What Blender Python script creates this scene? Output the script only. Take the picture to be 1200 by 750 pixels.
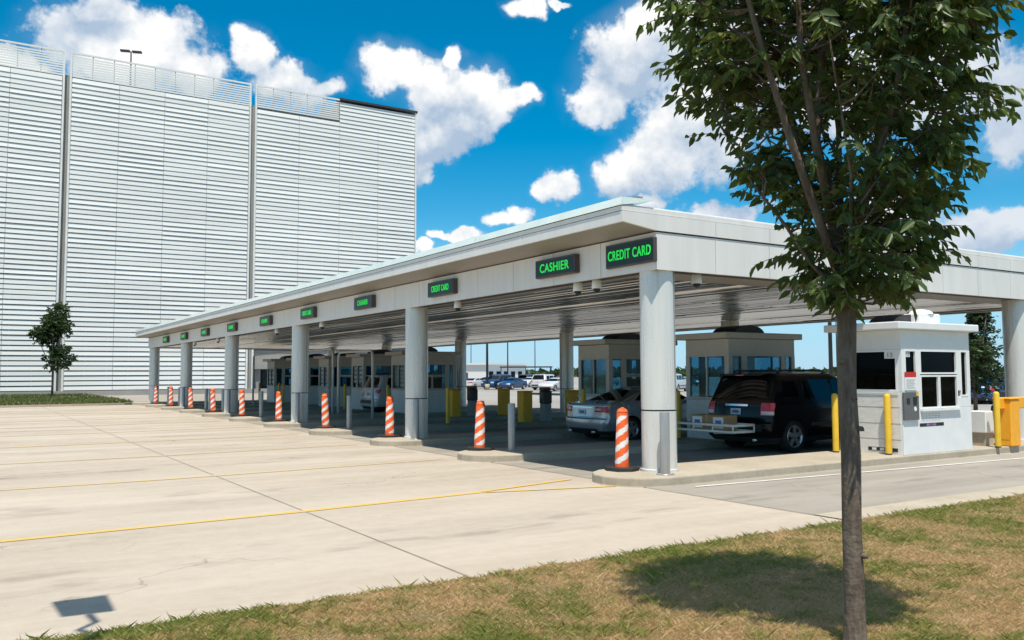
import bpy, bmesh, math, random
import numpy as np
from mathutils import Vector, Matrix
R = math.radians
random.seed(11)
rng = np.random.default_rng(5)
scene = bpy.context.scene
for o in list(bpy.data.objects):
    bpy.data.objects.remove(o)

# ------------------------------------------------------------------ camera
CAM = Vector((-10.039, -11.131, 1.8))
HEAD, PITCH, ROLL = R(57.584), R(3.631), R(-0.245)
fw = Vector((math.cos(HEAD)*math.cos(PITCH), math.sin(HEAD)*math.cos(PITCH), math.sin(PITCH)))
rt0 = Vector((math.sin(HEAD), -math.cos(HEAD), 0))
up0 = rt0.cross(fw)
rt = rt0*math.cos(ROLL) + up0*math.sin(ROLL)
up = -rt0*math.sin(ROLL) + up0*math.cos(ROLL)
cam_d = bpy.data.cameras.new('camera')
cam_d.sensor_width = 36; cam_d.lens = 1005.467/1200*36
cam_d.clip_start = 0.1; cam_d.clip_end = 8000
cam = bpy.data.objects.new('camera', cam_d)
m = Matrix((rt, up, -fw)).transposed().to_4x4(); m.translation = CAM
cam.matrix_world = m
scene.collection.objects.link(cam); scene.camera = cam

# ------------------------------------------------------------------ light
SUN_EL = R(68.5); SUN_H = Vector((-0.50, -0.866, 0)).normalized()      # horizontal direction towards the sun
sun_d = bpy.data.lights.new('sun', 'SUN'); sun_d.energy = 3.9; sun_d.angle = R(0.53); sun_d.color = (1, .94, .84)
sun = bpy.data.objects.new('sun', sun_d); scene.collection.objects.link(sun)
to_sun = Vector((SUN_H.x*math.cos(SUN_EL), SUN_H.y*math.cos(SUN_EL), math.sin(SUN_EL)))
sun.rotation_euler = to_sun.to_track_quat('Z', 'Y').to_euler(); sun.location = (0, 0, 60)
EXPOSURE = 0.54
scene.view_settings.view_transform = 'Standard'; scene.view_settings.look = 'None'
scene.view_settings.exposure = EXPOSURE; scene.view_settings.gamma = 1
scene.view_settings.use_curve_mapping = False
scene.cycles.max_bounces = 8; scene.cycles.diffuse_bounces = 4; scene.cycles.glossy_bounces = 4
scene.cycles.transparent_max_bounces = 8; scene.cycles.caustics_reflective = False; scene.cycles.caustics_refractive = False

# world: Nishita sky with cumulus clouds placed by azimuth / elevation
CLOUDS = [(82.11,19.46,5.78,2.65),(85.19,19.76,2.24,1.57),(83.35,21.09,2.91,1.3),(78.37,18.76,2.69,1.77),(88.26,17.85,2.43,1.1),(74.48,20.16,1.4,1.49),(72.73,18.63,2.74,1.43),(70.37,18.28,1.67,.93),
 (65.89,19.72,2.41,1.65),(62.62,18.46,3.01,2.2),(59.55,18.29,2.61,1.9),(57.4,18.4,1.51,.9),(63.3,15.65,2.42,1.94),(61.29,16.34,2.2,2.04),(61.58,20.68,.75,.78),(63.87,13.56,1.14,1.31),
 (56.44,23.57,1.46,.85),(54.28,23.74,.81,.35),(49.13,20.01,4.22,2.96),(51.45,18.01,2.57,2.0),(47.38,22.71,2.91,1.98),(47.81,13.82,3.44,2.48),(50.37,13.1,1.7,1.53),(44.42,16.84,4.84,4.63),(40.28,20.09,5.15,4.39),(34.44,17.91,5.63,4.33),(29.71,17.24,3.72,3.05),(26.91,14.9,2.3,3.26),
 (54.49,12.14,1.78,1.0),(57.55,10.38,1.73,.79),(61.0,9.25,2.06,.51),(63.28,8.39,.85,.45),(43.46,10.34,3.2,.82),(48.42,11.1,1.79,.55),(28.24,8.36,3.98,1.08),(33.25,9.43,3.25,1.74),(27.04,5.71,2.48,.98),(39.32,5.81,5.96,.86),
 (-10,18,14,6),(-60,28,24,12),(140,24,18,9),(185,26,22,10),(-125,32,22,12),(-95,20,16,7),(165,50,40,14),(-40,55,40,13),(60,52,40,9),(-140,62,50,12),(110,68,60,12),(0,74,80,10),(10,30,10,6)]  # unseen clouds outside the view, added to whiten the ambient light and reflections
world = bpy.data.worlds.new('World'); scene.world = world; world.use_nodes = True
NT = world.node_tree; NT.nodes.clear()
def wn(t, **k):
    n = NT.nodes.new(t)
    for a, b in k.items(): setattr(n, a, b)
    return n
def wm(op, a, b=None, c=None, clamp=False):
    n = wn('ShaderNodeMath', operation=op); n.use_clamp = clamp
    for i, v in enumerate((a, b, c)):
        if v is None: continue
        if isinstance(v, (int, float)): n.inputs[i].default_value = v
        else: NT.links.new(v, n.inputs[i])
    return n.outputs[0]
def wv(op, a, b=None):
    n = wn('ShaderNodeVectorMath', operation=op)
    for i, v in enumerate((a, b)):
        if v is None: continue
        if isinstance(v, tuple): n.inputs[i].default_value = v
        else: NT.links.new(v, n.inputs[i])
    return n
def wramp(v, a, b, o0=0.0, o1=1.0, smooth=True):
    n = wn('ShaderNodeMapRange'); n.interpolation_type = 'SMOOTHSTEP' if smooth else 'LINEAR'; n.clamp = True
    NT.links.new(v, n.inputs[0])
    for i, q in enumerate((a, b, o0, o1)): n.inputs[i+1].default_value = q
    return n.outputs[0]
def wmix(f, a, b):
    n = wn('ShaderNodeMix', data_type='RGBA')
    if isinstance(f, float): n.inputs[0].default_value = f
    else: NT.links.new(f, n.inputs[0])
    for s, v in ((6, a), (7, b)):
        if isinstance(v, tuple): n.inputs[s].default_value = v
        else: NT.links.new(v, n.inputs[s])
    return n.outputs[2]
sky = wn('ShaderNodeTexSky', sky_type='NISHITA'); sky.sun_disc = False
sky.sun_elevation = SUN_EL; sky.sun_rotation = math.atan2(SUN_H.x, SUN_H.y)
sky.altitude = 300; sky.air_density = 1.0; sky.dust_density = 0.0; sky.ozone_density = 3.0
hsv = wn('ShaderNodeHueSaturation'); hsv.inputs['Saturation'].default_value = 1.55; hsv.inputs['Value'].default_value = 0.76; hsv.inputs['Hue'].default_value = 0.484
NT.links.new(sky.outputs[0], hsv.inputs['Color'])
tc = wn('ShaderNodeTexCoord'); D = wv('NORMALIZE', tc.outputs['Generated']).outputs[0]
sep = wn('ShaderNodeSeparateXYZ'); NT.links.new(D, sep.inputs[0])
az = wm('MULTIPLY', wm('ARCTAN2', sep.outputs[1], sep.outputs[0]), 57.29578)
el = wm('MULTIPLY', wm('ARCSINE', sep.outputs[2]), 57.29578)
ae = wn('ShaderNodeCombineXYZ'); NT.links.new(az, ae.inputs[0]); NT.links.new(el, ae.inputs[1])
def noise(vec, sc, det, ro, off=(0, 0, 0), dist=0.0):
    n = wn('ShaderNodeTexNoise'); n.inputs['Scale'].default_value = sc; n.inputs['Detail'].default_value = det
    n.inputs['Roughness'].default_value = ro; n.inputs['Distortion'].default_value = dist
    NT.links.new(wv('ADD', vec, off).outputs[0], n.inputs['Vector']); return n.outputs['Fac']
# a domain warp gives the billows
wnz = wn('ShaderNodeTexNoise'); wnz.inputs['Scale'].default_value = 26; wnz.inputs['Detail'].default_value = 4
NT.links.new(D, wnz.inputs['Vector'])
warp = wv('SCALE', wv('SUBTRACT', wnz.outputs['Color'], (.5, .5, .5)).outputs[0]); warp.inputs[3].default_value = 2.6
aew = wv('ADD', ae.outputs[0], warp.outputs[0]).outputs[0]
sh = None; sh2 = None; dn = None
for (a, e, ra, re) in CLOUDS:
    d = wv('MULTIPLY', wv('SUBTRACT', aew, (a, e, 0)).outputs[0], (1/ra, 1/re, 0)).outputs[0]
    v = wm('SUBTRACT', 1.0, wv('LENGTH', d).outputs['Value'])
    if -20 < a < 100:
        d2 = wv('MULTIPLY', wv('SUBTRACT', aew, (a, e-re*.0-1.3, 0)).outputs[0], (1/ra, 1/re, 0)).outputs[0]
        v2 = wm('SUBTRACT', 1.0, wv('LENGTH', d2).outputs['Value']); sh2 = v2 if sh2 is None else wm('MAXIMUM', sh2, v2)
        dn = v if dn is None else wm('MAXIMUM', dn, v)
    sh = v if sh is None else wm('SMOOTH_MAX', sh, v, 0.25)
n1 = noise(D, 20, 9, .62)
n1u = noise(D, 20, 9, .62, off=(-.004, -.008, .017))
big = noise(D, 7, 3, .5, off=(3, 1, 2))
n3 = noise(D, 75, 6, .6, off=(2,7,1))
dens = wm('ADD', wm('ADD', sh, wm('MULTIPLY', wm('SUBTRACT', n1, 0.5), 1.25)), wm('MULTIPLY', wm('SUBTRACT', n3, 0.5), 0.45))
mask = wramp(dens, -0.03, 0.34)
thin = wm('MULTIPLY', wramp(wm('ADD', sh, wm('MULTIPLY', wm('SUBTRACT', big, .5), 2.0)), -.35, .6), 0.12)
mask = wm('MAXIMUM', mask, thin)
r1 = noise(D, 11, 5, .5, off=(1,5,2)); r1u = noise(D, 11, 5, .5, off=(1-.008,5-.016,2.034))
relief = wm('ADD', wm('MULTIPLY', wm('SUBTRACT', r1, r1u), 2.2), wm('MULTIPLY', wm('SUBTRACT', n1, n1u), 1.6))
shade = wm('MULTIPLY', wm('MINIMUM', wm('MAXIMUM', wm('SUBTRACT', dn, sh2), -.9), .7), 0.55)
lit = wm('ADD', wm('ADD', wm('ADD', 0.46, shade), relief), wm('MULTIPLY', wm('SUBTRACT', big, .5), 1.0), clamp=True)
# the eastern bank (low azimuth) is thicker and greyer
grey = wramp(az, 26, 50, 0.50, 1.0)
lit = wm('MULTIPLY', lit, grey)
ccol = wmix(lit, (2.5, 3.2, 4.1, 1), (6.1, 6.05, 5.95, 1))
lowsky = wramp(el, 0.0, 11.0, 0.80, 0.0)
skyb = wmix(lowsky, hsv.outputs[0], (1.75, 3.7, 5.4, 1))
skyc = wmix(mask, skyb, ccol)
bg = wn('ShaderNodeBackground'); bg.inputs['Strength'].default_value = 0.12
NT.links.new(skyc, bg.inputs['Color'])
wo = wn('ShaderNodeOutputWorld'); NT.links.new(bg.outputs[0], wo.inputs['Surface'])

# ------------------------------------------------------------------ helpers
COL = scene.collection
def tag(o, label=None, cat=None, group=None, kind=None):
    if label: o['label'] = label
    if cat: o['category'] = cat
    if group: o['group'] = group
    if kind: o['kind'] = kind
    return o
def thing(name, label, cat, loc=(0, 0, 0), rz=0, group=None):
    o = bpy.data.objects.new(name, None); COL.objects.link(o)
    o.empty_display_size = .3; o.location = loc; o.rotation_euler = (0, 0, rz)
    return tag(o, label, cat, group)
def copy_tree(o, parent=None):
    c = o.copy(); COL.objects.link(c)
    if parent: c.parent = parent
    for ch in [x for x in bpy.data.objects if x.parent == o]: copy_tree(ch, c)
    return c
class MB:
    def __init__(s): s.v = []; s.f = []; s.mi = []; s.sm = []
    def add(s, vs, fs, mat=0, smooth=False):
        b = len(s.v); s.v += [tuple(x) for x in vs]
        for f in fs: s.f.append(tuple(b+i for i in f)); s.mi.append(mat); s.sm.append(smooth)
        return s
    def box(s, x0, x1, y0, y1, z0, z1, mat=0):
        return s.add([(x0,y0,z0),(x1,y0,z0),(x1,y1,z0),(x0,y1,z0),(x0,y0,z1),(x1,y0,z1),(x1,y1,z1),(x0,y1,z1)],
                     [(0,3,2,1),(4,5,6,7),(0,1,5,4),(1,2,6,5),(2,3,7,6),(3,0,4,7)], mat)
    def obox(s, c, size, rz=0, mat=0, ry=0, rx=0):
        M = Matrix.Translation(c) @ Matrix.Rotation(rz,4,'Z') @ Matrix.Rotation(ry,4,'Y') @ Matrix.Rotation(rx,4,'X')
        a, b, d = [q/2 for q in size]
        P = [M @ Vector(q) for q in [(-a,-b,-d),(a,-b,-d),(a,b,-d),(-a,b,-d),(-a,-b,d),(a,-b,d),(a,b,d),(-a,b,d)]]
        return s.add(P, [(0,3,2,1),(4,5,6,7),(0,1,5,4),(1,2,6,5),(2,3,7,6),(3,0,4,7)], mat)
    def lathe(s, prof, c=(0,0,0), n=20, mat=0, smooth=True, axis='z', cap=True):
        P = []
        for (r, h) in prof:
            for k in range(n):
                t = 2*math.pi*k/n; a, b = r*math.cos(t), r*math.sin(t)
                if axis == 'z': q = (a, b, h)
                elif axis == 'y': q = (a, h, b)
                else: q = (h, a, b)
                P.append((q[0]+c[0], q[1]+c[1], q[2]+c[2]))
        F = [(i*n+k, i*n+(k+1)%n, (i+1)*n+(k+1)%n, (i+1)*n+k) for i in range(len(prof)-1) for k in range(n)]
        s.add(P, F, mat, smooth)
        if cap:
            b = len(s.v)-len(P)
            for i in (0, len(prof)-1):
                if prof[i][0] > 1e-5:
                    s.f.append(tuple(b+i*n+k for k in range(n))); s.mi.append(mat); s.sm.append(False)
        return s
    def tube(s, pts, rad, n=8, mat=0, cap=True):
        pts = [Vector(p) for p in pts]
        if not hasattr(rad, '__len__'): rad = [rad]*len(pts)
        P = []; ref = None
        for i, p in enumerate(pts):
            d = (pts[min(i+1, len(pts)-1)] - pts[max(i-1, 0)]).normalized()
            if ref is None: ref = Vector((1,0,0)) if abs(d.x) < .8 else Vector((0,1,0))
            u = (ref - d*ref.dot(d)).normalized(); w = d.cross(u); ref = u
            for k in range(n):
                t = 2*math.pi*k/n; P.append(p + (u*math.cos(t)+w*math.sin(t))*rad[i])
        F = [(i*n+k, i*n+(k+1)%n, (i+1)*n+(k+1)%n, (i+1)*n+k) for i in range(len(pts)-1) for k in range(n)]
        b = len(s.v); s.add(P, F, mat, True)
        if cap:
            for i in (0, len(pts)-1):
                s.f.append(tuple(b+i*n+k for k in range(n))); s.mi.append(mat); s.sm.append(False)
        return s
    def prism(s, poly, h0, h1, axis='z', mat=0, smooth=False):
        n = len(poly)
        def P(a, b, h): return (a, b, h) if axis == 'z' else ((a, h, b) if axis == 'y' else (h, a, b))
        vs = [P(a, b, h0) for a, b in poly] + [P(a, b, h1) for a, b in poly]
        b0 = len(s.v); s.add(vs, [(k, (k+1)%n, n+(k+1)%n, n+k) for k in range(n)], mat, smooth)
        for o in (0, n):
            s.f.append(tuple(b0+o+k for k in range(n))); s.mi.append(mat); s.sm.append(False)
        return s
    def build(s, name, mats, parent=None, bevel=0, seg=1, sharp=None):
        me = bpy.data.meshes.new(name)
        me.from_pydata(s.v, [], s.f)
        if not isinstance(mats, (list, tuple)): mats = [mats]
        for q in mats: me.materials.append(q)
        me.polygons.foreach_set('material_index', s.mi); me.polygons.foreach_set('use_smooth', s.sm)
        bm = bmesh.new(); bm.from_mesh(me)
        if bevel:
            ed = [e for e in bm.edges if len(e.link_faces) == 2 and e.calc_face_angle(0) > R(40)]
            bmesh.ops.bevel(bm, geom=ed, offset=bevel, segments=seg, affect='EDGES', profile=.5, clamp_overlap=True)
        bmesh.ops.recalc_face_normals(bm, faces=bm.faces); bm.to_mesh(me); bm.free()
        if sharp: me.set_sharp_from_angle(angle=R(sharp))
        o = bpy.data.objects.new(name, me); COL.objects.link(o)
        if parent: o.parent = parent
        return o
def structure(o): o['kind'] = 'structure'; return o

# ------------------------------------------------------------------ materials
def mat(name, col, rough=.6, metal=0.0, var=.12, vscale=3.0, bump=0.0, bscale=40.0, stretch=(1,1,1), spec=.5, col2=None, coat=0, det=5, emit=None):
    M = bpy.data.materials.new(name); M.use_nodes = True; nt = M.node_tree; b = nt.nodes['Principled BSDF']
    b.inputs['Roughness'].default_value = rough; b.inputs['Metallic'].default_value = metal
    b.inputs['Specular IOR Level'].default_value = spec; b.inputs['Coat Weight'].default_value = coat
    if emit:
        b.inputs['Emission Color'].default_value = (*col, 1); b.inputs['Emission Strength'].default_value = emit
    t = nt.nodes.new('ShaderNodeTexCoord'); mp = nt.nodes.new('ShaderNodeMapping'); mp.inputs['Scale'].default_value = stretch
    nt.links.new(t.outputs['Object'], mp.inputs[0])
    n = nt.nodes.new('ShaderNodeTexNoise'); n.inputs['Scale'].default_value = vscale; n.inputs['Detail'].default_value = det; n.inputs['Roughness'].default_value = .62
    nt.links.new(mp.outputs[0], n.inputs['Vector'])
    rmp = nt.nodes.new('ShaderNodeValToRGB'); rmp.color_ramp.elements[0].position = .3; rmp.color_ramp.elements[1].position = .7
    c1 = [max(0, c*(1-var)) for c in col]; c2 = [min(1, c*(1+var)) for c in (col2 or col)]
    rmp.color_ramp.elements[0].color = (*c1, 1); rmp.color_ramp.elements[1].color = (*c2, 1)
    nt.links.new(n.outputs['Fac'], rmp.inputs[0]); nt.links.new(rmp.outputs[0], b.inputs['Base Color'])
    mr = nt.nodes.new('ShaderNodeMapRange'); mr.inputs[3].default_value = rough*.8; mr.inputs[4].default_value = min(1, rough*1.25)
    nt.links.new(n.outputs['Fac'], mr.inputs[0]); nt.links.new(mr.outputs[0], b.inputs['Roughness'])
    if bump:
        n2 = nt.nodes.new('ShaderNodeTexNoise'); n2.inputs['Scale'].default_value = bscale; n2.inputs['Detail'].default_value = 4
        nt.links.new(mp.outputs[0], n2.inputs['Vector'])
        bp = nt.nodes.new('ShaderNodeBump'); bp.inputs['Strength'].default_value = bump; bp.inputs['Distance'].default_value = .02
        nt.links.new(n2.outputs['Fac'], bp.inputs['Height']); nt.links.new(bp.outputs[0], b.inputs['Normal'])
    return M
def ground_mat(name, stops, layers, rough=.85, bump=.15, bscale=60, stains=False):
    """stops: colour ramp; layers: (scale, stretch, weight) noises summed into the ramp"""
    M = bpy.data.materials.new(name); M.use_nodes = True; nt = M.node_tree; b = nt.nodes['Principled BSDF']
    b.inputs['Roughness'].default_value = rough; b.inputs['Specular IOR Level'].default_value = .25
    t = nt.nodes.new('ShaderNodeTexCoord'); acc = None
    for sc, st, w in layers:
        mp = nt.nodes.new('ShaderNodeMapping'); mp.inputs['Scale'].default_value = st
        nt.links.new(t.outputs['Object'], mp.inputs[0])
        n = nt.nodes.new('ShaderNodeTexNoise'); n.inputs['Scale'].default_value = sc; n.inputs['Detail'].default_value = 6; n.inputs['Roughness'].default_value = .6
        nt.links.new(mp.outputs[0], n.inputs['Vector'])
        q = nt.nodes.new('ShaderNodeMath'); q.operation = 'MULTIPLY_ADD'; q.inputs[1].default_value = w
        nt.links.new(n.outputs['Fac'], q.inputs[0])
        if acc is None: q.inputs[2].default_value = .5 - .5*sum(l[2] for l in layers)
        else: nt.links.new(acc, q.inputs[2])
        acc = q.outputs[0]
    r = nt.nodes.new('ShaderNodeValToRGB')
    while len(r.color_ramp.elements) < len(stops): r.color_ramp.elements.new(.5)
    for e, (p, c) in zip(r.color_ramp.elements, stops): e.position = p; e.color = (*c, 1)
    nt.links.new(acc, r.inputs[0]); nt.links.new(r.outputs[0], b.inputs['Base Color'])
    if stains:
        def mth(op, a, c, cl=False):
            q = nt.nodes.new('ShaderNodeMath'); q.operation = op; q.use_clamp = cl
            for i, v in enumerate((a, c)):
                if isinstance(v, (int, float)): q.inputs[i].default_value = v
                else: nt.links.new(v, q.inputs[i])
            return q.outputs[0]
        def rmp(v, a, c, o0, o1):
            q = nt.nodes.new('ShaderNodeMapRange'); q.interpolation_type = 'SMOOTHSTEP'; nt.links.new(v, q.inputs[0])
            for i, w in enumerate((a, c, o0, o1)): q.inputs[i+1].default_value = w
            return q.outputs[0]
        def nz(sc, st, det=5):
            mp = nt.nodes.new('ShaderNodeMapping'); mp.inputs['Scale'].default_value = st; nt.links.new(t.outputs['Object'], mp.inputs[0])
            q = nt.nodes.new('ShaderNodeTexNoise'); q.inputs['Scale'].default_value = sc; q.inputs['Detail'].default_value = det; nt.links.new(mp.outputs[0], q.inputs['Vector']); return q.outputs['Fac']
        sx_ = nt.nodes.new('ShaderNodeSeparateXYZ'); nt.links.new(t.outputs['Object'], sx_.inputs[0])
        # oil drips run down the middle of every lane, tyre paths either side of it
        lane = mth('SINE', mth('MULTIPLY', mth('ADD', sx_.outputs[1], 1.17), 2*math.pi/4.6935), 0.0)
        near = rmp(sx_.outputs[0], -26.0, -4.0, .25, 1.0)
        mid = mth('MULTIPLY', rmp(mth('MULTIPLY', lane, -1.0), .15, 1.0, 0.0, 1.0), near)
        drip = mth('MULTIPLY', rmp(nz(2.6, (.35,1,1), 8), .52, .70, 0.0, .22), mid)
        broad = mth('MULTIPLY', rmp(nz(.35, (.4,1.3,1), 4), .42, .70, 0.0, .19), rmp(mid, 0, 1, .35, 1.0))
        spot = rmp(nz(9, (1,1,1), 3), .70, .76, 0.0, .22)
        vor = nt.nodes.new('ShaderNodeTexVoronoi'); vor.feature = 'DISTANCE_TO_EDGE'; vor.inputs['Scale'].default_value = .11
        wrp = nt.nodes.new('ShaderNodeVectorMath'); wrp.operation = 'MULTIPLY_ADD'; wn_ = nt.nodes.new('ShaderNodeTexNoise'); wn_.inputs['Scale'].default_value = 1.3; wn_.inputs['Detail'].default_value = 6
        nt.links.new(t.outputs['Object'], wn_.inputs['Vector']); nt.links.new(wn_.outputs['Color'], wrp.inputs[0]); wrp.inputs[1].default_value = (1.2,1.2,0); nt.links.new(t.outputs['Object'], wrp.inputs[2])
        nt.links.new(wrp.outputs[0], vor.inputs['Vector'])
        crack = mth('MULTIPLY', rmp(vor.outputs['Distance'], 0.0, .0016, .34, 0.0), rmp(nz(.25, (1,1,1), 2), .45, .6, 0.0, 1.0))
        tot = mth('ADD', mth('ADD', drip, broad), mth('ADD', spot, crack), True)
        fac = mth('SUBTRACT', 1.0, tot, True)
        vm = nt.nodes.new('ShaderNodeVectorMath'); vm.operation = 'SCALE'; nt.links.new(r.outputs[0], vm.inputs[0]); nt.links.new(fac, vm.inputs[3]); nt.links.new(vm.outputs[0], b.inputs['Base Color'])
    n2 = nt.nodes.new('ShaderNodeTexNoise'); n2.inputs['Scale'].default_value = bscale; n2.inputs['Detail'].default_value = 5
    nt.links.new(t.outputs['Object'], n2.inputs['Vector'])
    bp = nt.nodes.new('ShaderNodeBump'); bp.inputs['Strength'].default_value = bump; bp.inputs['Distance'].default_value = .02
    nt.links.new(n2.outputs['Fac'], bp.inputs['Height']); nt.links.new(bp.outputs[0], b.inputs['Normal'])
    return M
def leaf_mat(name, a, b_, c):
    M = bpy.data.materials.new(name); M.use_nodes = True; nt = M.node_tree; nt.nodes.clear()
    at = nt.nodes.new('ShaderNodeAttribute'); at.attribute_name = 'tint'
    r = nt.nodes.new('ShaderNodeValToRGB'); r.color_ramp.elements.new(.5)
    for e, (p, q) in zip(r.color_ramp.elements, ((0, a), (.6, b_), (1, c))): e.position = p; e.color = (*q, 1)
    nt.links.new(at.outputs['Fac'], r.inputs[0])
    p = nt.nodes.new('ShaderNodeBsdfPrincipled'); p.inputs['Roughness'].default_value = .42; p.inputs['Specular IOR Level'].default_value = .45
    tr = nt.nodes.new('ShaderNodeBsdfTranslucent'); mx = nt.nodes.new('ShaderNodeMixShader'); mx.inputs[0].default_value = .42
    hs = nt.nodes.new('ShaderNodeHueSaturation'); hs.inputs['Hue'].default_value = .48; hs.inputs['Value'].default_value = 1.5
    nt.links.new(r.outputs[0], p.inputs['Base Color']); nt.links.new(r.outputs[0], hs.inputs['Color']); nt.links.new(hs.outputs[0], tr.inputs[0])
    nt.links.new(p.outputs[0], mx.inputs[1]); nt.links.new(tr.outputs[0], mx.inputs[2])
    o = nt.nodes.new('ShaderNodeOutputMaterial'); nt.links.new(mx.outputs[0], o.inputs[0])
    return M
PANEL = mat('canopy_panel', (.71,.70,.67), .42, .0, .06, 1.4, stretch=(2.2,2.2,.35), spec=.5)
PANEL_GAP = mat('panel_joint_shadow_gap', (.06,.06,.06), .8)
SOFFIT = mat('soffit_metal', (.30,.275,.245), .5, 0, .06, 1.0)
CEIL = mat('ceiling_slat_metal', (.60,.59,.58), .21, .9, .10, 1.2, stretch=(2.0,.3,1))
GLASSW = mat('frosted_gutter_glass', (.72,.82,.78), .18, 0, .06, 2.0)
COLM = mat('column_metal', (.68,.675,.64), .27, .2, .07, 2.2, stretch=(3,3,.25))
STEEL = mat('brushed_steel', (.40,.38,.36), .33, .45, .12, 12, stretch=(1,1,.15))
DARKM = mat('dark_metal', (.05,.05,.055), .5, .3, .2)
BLACKP = mat('black_rubber', (.018,.018,.018), .75, 0, .3)
WHITEP = mat('white_paint', (.78,.78,.76), .45, 0, .04)
BOOTHW = mat('booth_white_panel', (.74,.75,.74), .45, 0, .05, 2.5)
BOOTHB = mat('booth_tan_panel', (.60,.56,.49), .55, 0, .07, 2.5)
MARBLE = mat('booth_lower_cladding', (.72,.70,.67), .5, 0, .10, 5, stretch=(1,1,2.5))
def thin_glass(name, tint, refl):
    M = bpy.data.materials.new(name); M.use_nodes = True; nt = M.node_tree; nt.nodes.clear()
    t = nt.nodes.new('ShaderNodeBsdfTransparent'); t.inputs[0].default_value = (*tint, 1)
    g = nt.nodes.new('ShaderNodeBsdfGlossy'); g.inputs['Roughness'].default_value = .03
    tcn = nt.nodes.new('ShaderNodeTexCoord'); nz = nt.nodes.new('ShaderNodeTexNoise'); nz.inputs['Scale'].default_value = 2.5; nt.links.new(tcn.outputs['Object'], nz.inputs['Vector'])
    fz = nt.nodes.new('ShaderNodeLayerWeight'); fz.inputs[0].default_value = refl
    mr = nt.nodes.new('ShaderNodeMath'); mr.operation = 'MULTIPLY'; nt.links.new(fz.outputs['Fresnel'], mr.inputs[0])
    m2 = nt.nodes.new('ShaderNodeMath'); m2.operation = 'MULTIPLY_ADD'; m2.inputs[1].default_value = .4; m2.inputs[2].default_value = .6; nt.links.new(nz.outputs['Fac'], m2.inputs[0]); nt.links.new(m2.outputs[0], mr.inputs[1])
    mx = nt.nodes.new('ShaderNodeMixShader'); nt.links.new(mr.outputs[0], mx.inputs[0]); nt.links.new(t.outputs[0], mx.inputs[1]); nt.links.new(g.outputs[0], mx.inputs[2])
    o = nt.nodes.new('ShaderNodeOutputMaterial'); nt.links.new(mx.outputs[0], o.inputs[0]); return M
WING = thin_glass('booth_window_glass', (.20,.22,.23), .12)
WINB = thin_glass('booth_window_blue_glass', (.42,.62,.70), .22)
ORANGE = mat('channelizer_orange', (.85,.13,.025), .55, 0, .10, 6)
REFLW = mat('reflective_white_sheeting', (.80,.76,.72), .4, 0, .08, 20)
YELLOW = mat('bollard_yellow', (.75,.47,.03), .5, 0, .10, 5)
YELLOWD = mat('machine_yellow', (.95,.46,.02), .5, 0, .10, 5)
ORANGEB = mat('gate_orange', (.88,.40,.02), .5, 0, .08, 5)
LEDBOX = mat('sign_housing', (.09,.07,.065), .45, .2, .15)
LEDFACE = mat('sign_display', (.006,.016,.008), .35, 0, .2)
LEDG = mat('led_green', (.02,.85,.10), .5, emit=.28)
CONC_T = ground_mat('island_concrete', [(.2,(.31,.26,.19)),(.55,(.43,.375,.29)),(.85,(.50,.445,.355))], [(1.2,(1,1,1),.7),(14,(1,1,1),.5)], bump=.2)
LOUV = mat('louver_white', (.68,.69,.67), .5, 0, .09, .30, stretch=(.25,1,2.5))
GSLAB = mat('garage_concrete', (.30,.29,.27), .85, 0, .12, .5)
TRUNKM = ground_mat('tree_bark', [(.2,(.075,.054,.040)),(.5,(.15,.115,.088)),(.8,(.24,.195,.155))], [(9,(1,1,.35),.9),(45,(1,1,.25),.7)], rough=.9, bump=.45, bscale=30)
LEAF = leaf_mat('tree_leaf', (.042,.078,.020), (.105,.160,.036), (.25,.27,.055))
LEAF2 = leaf_mat('far_tree_leaf', (.022,.048,.015), (.045,.082,.022), (.085,.12,.035))

# ------------------------------------------------------------------ ground
def sheet(name, x0, x1, y0, y1, z, M, nx=1, ny=1):
    b = MB(); xs = np.linspace(x0, x1, nx+1); ys = np.linspace(y0, y1, ny+1)
    b.add([(x, y, z) for y in ys for x in xs], [(j*(nx+1)+i, j*(nx+1)+i+1, (j+1)*(nx+1)+i+1, (j+1)*(nx+1)+i) for j in range(ny) for i in range(nx)])
    return structure(b.build(name, M))
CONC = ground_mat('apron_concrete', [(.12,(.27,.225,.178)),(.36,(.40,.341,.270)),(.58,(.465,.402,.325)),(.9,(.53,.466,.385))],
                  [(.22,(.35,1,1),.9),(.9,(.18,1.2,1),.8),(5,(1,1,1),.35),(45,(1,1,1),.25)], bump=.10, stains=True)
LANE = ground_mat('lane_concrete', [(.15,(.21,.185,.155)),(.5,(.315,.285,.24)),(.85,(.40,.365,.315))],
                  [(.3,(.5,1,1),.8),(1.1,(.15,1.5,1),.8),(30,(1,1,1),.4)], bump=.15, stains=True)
LOT = ground_mat('lot_asphalt', [(.2,(.20,.19,.175)),(.5,(.30,.285,.26)),(.85,(.38,.36,.33))], [(.05,(1,1,1),.8),(.5,(1,1,1),.5)])
FIELD = ground_mat('field_ground', [(.2,(.10,.11,.045)),(.5,(.17,.16,.075)),(.85,(.26,.22,.12))], [(.01,(1,1,1),1.0),(.1,(1,1,1),.5)])
SOIL = ground_mat('lawn_soil', [(.2,(.09,.072,.034)),(.45,(.19,.145,.07)),(.6,(.24,.185,.09)),(.85,(.13,.13,.045))], [(.6,(1,1,1),.9),(4,(1,1,1),.5),(30,(1,1,1),.9),(110,(1,1,1),1.0)], bump=1.0, bscale=70)
YLINE = ground_mat('worn_yellow_line', [(.22,(.46,.37,.22)),(.42,(.58,.40,.13)),(.7,(.64,.38,.06))], [(.35,(.6,.6,1),1.1),(16,(.5,1,1),.8)])
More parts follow.
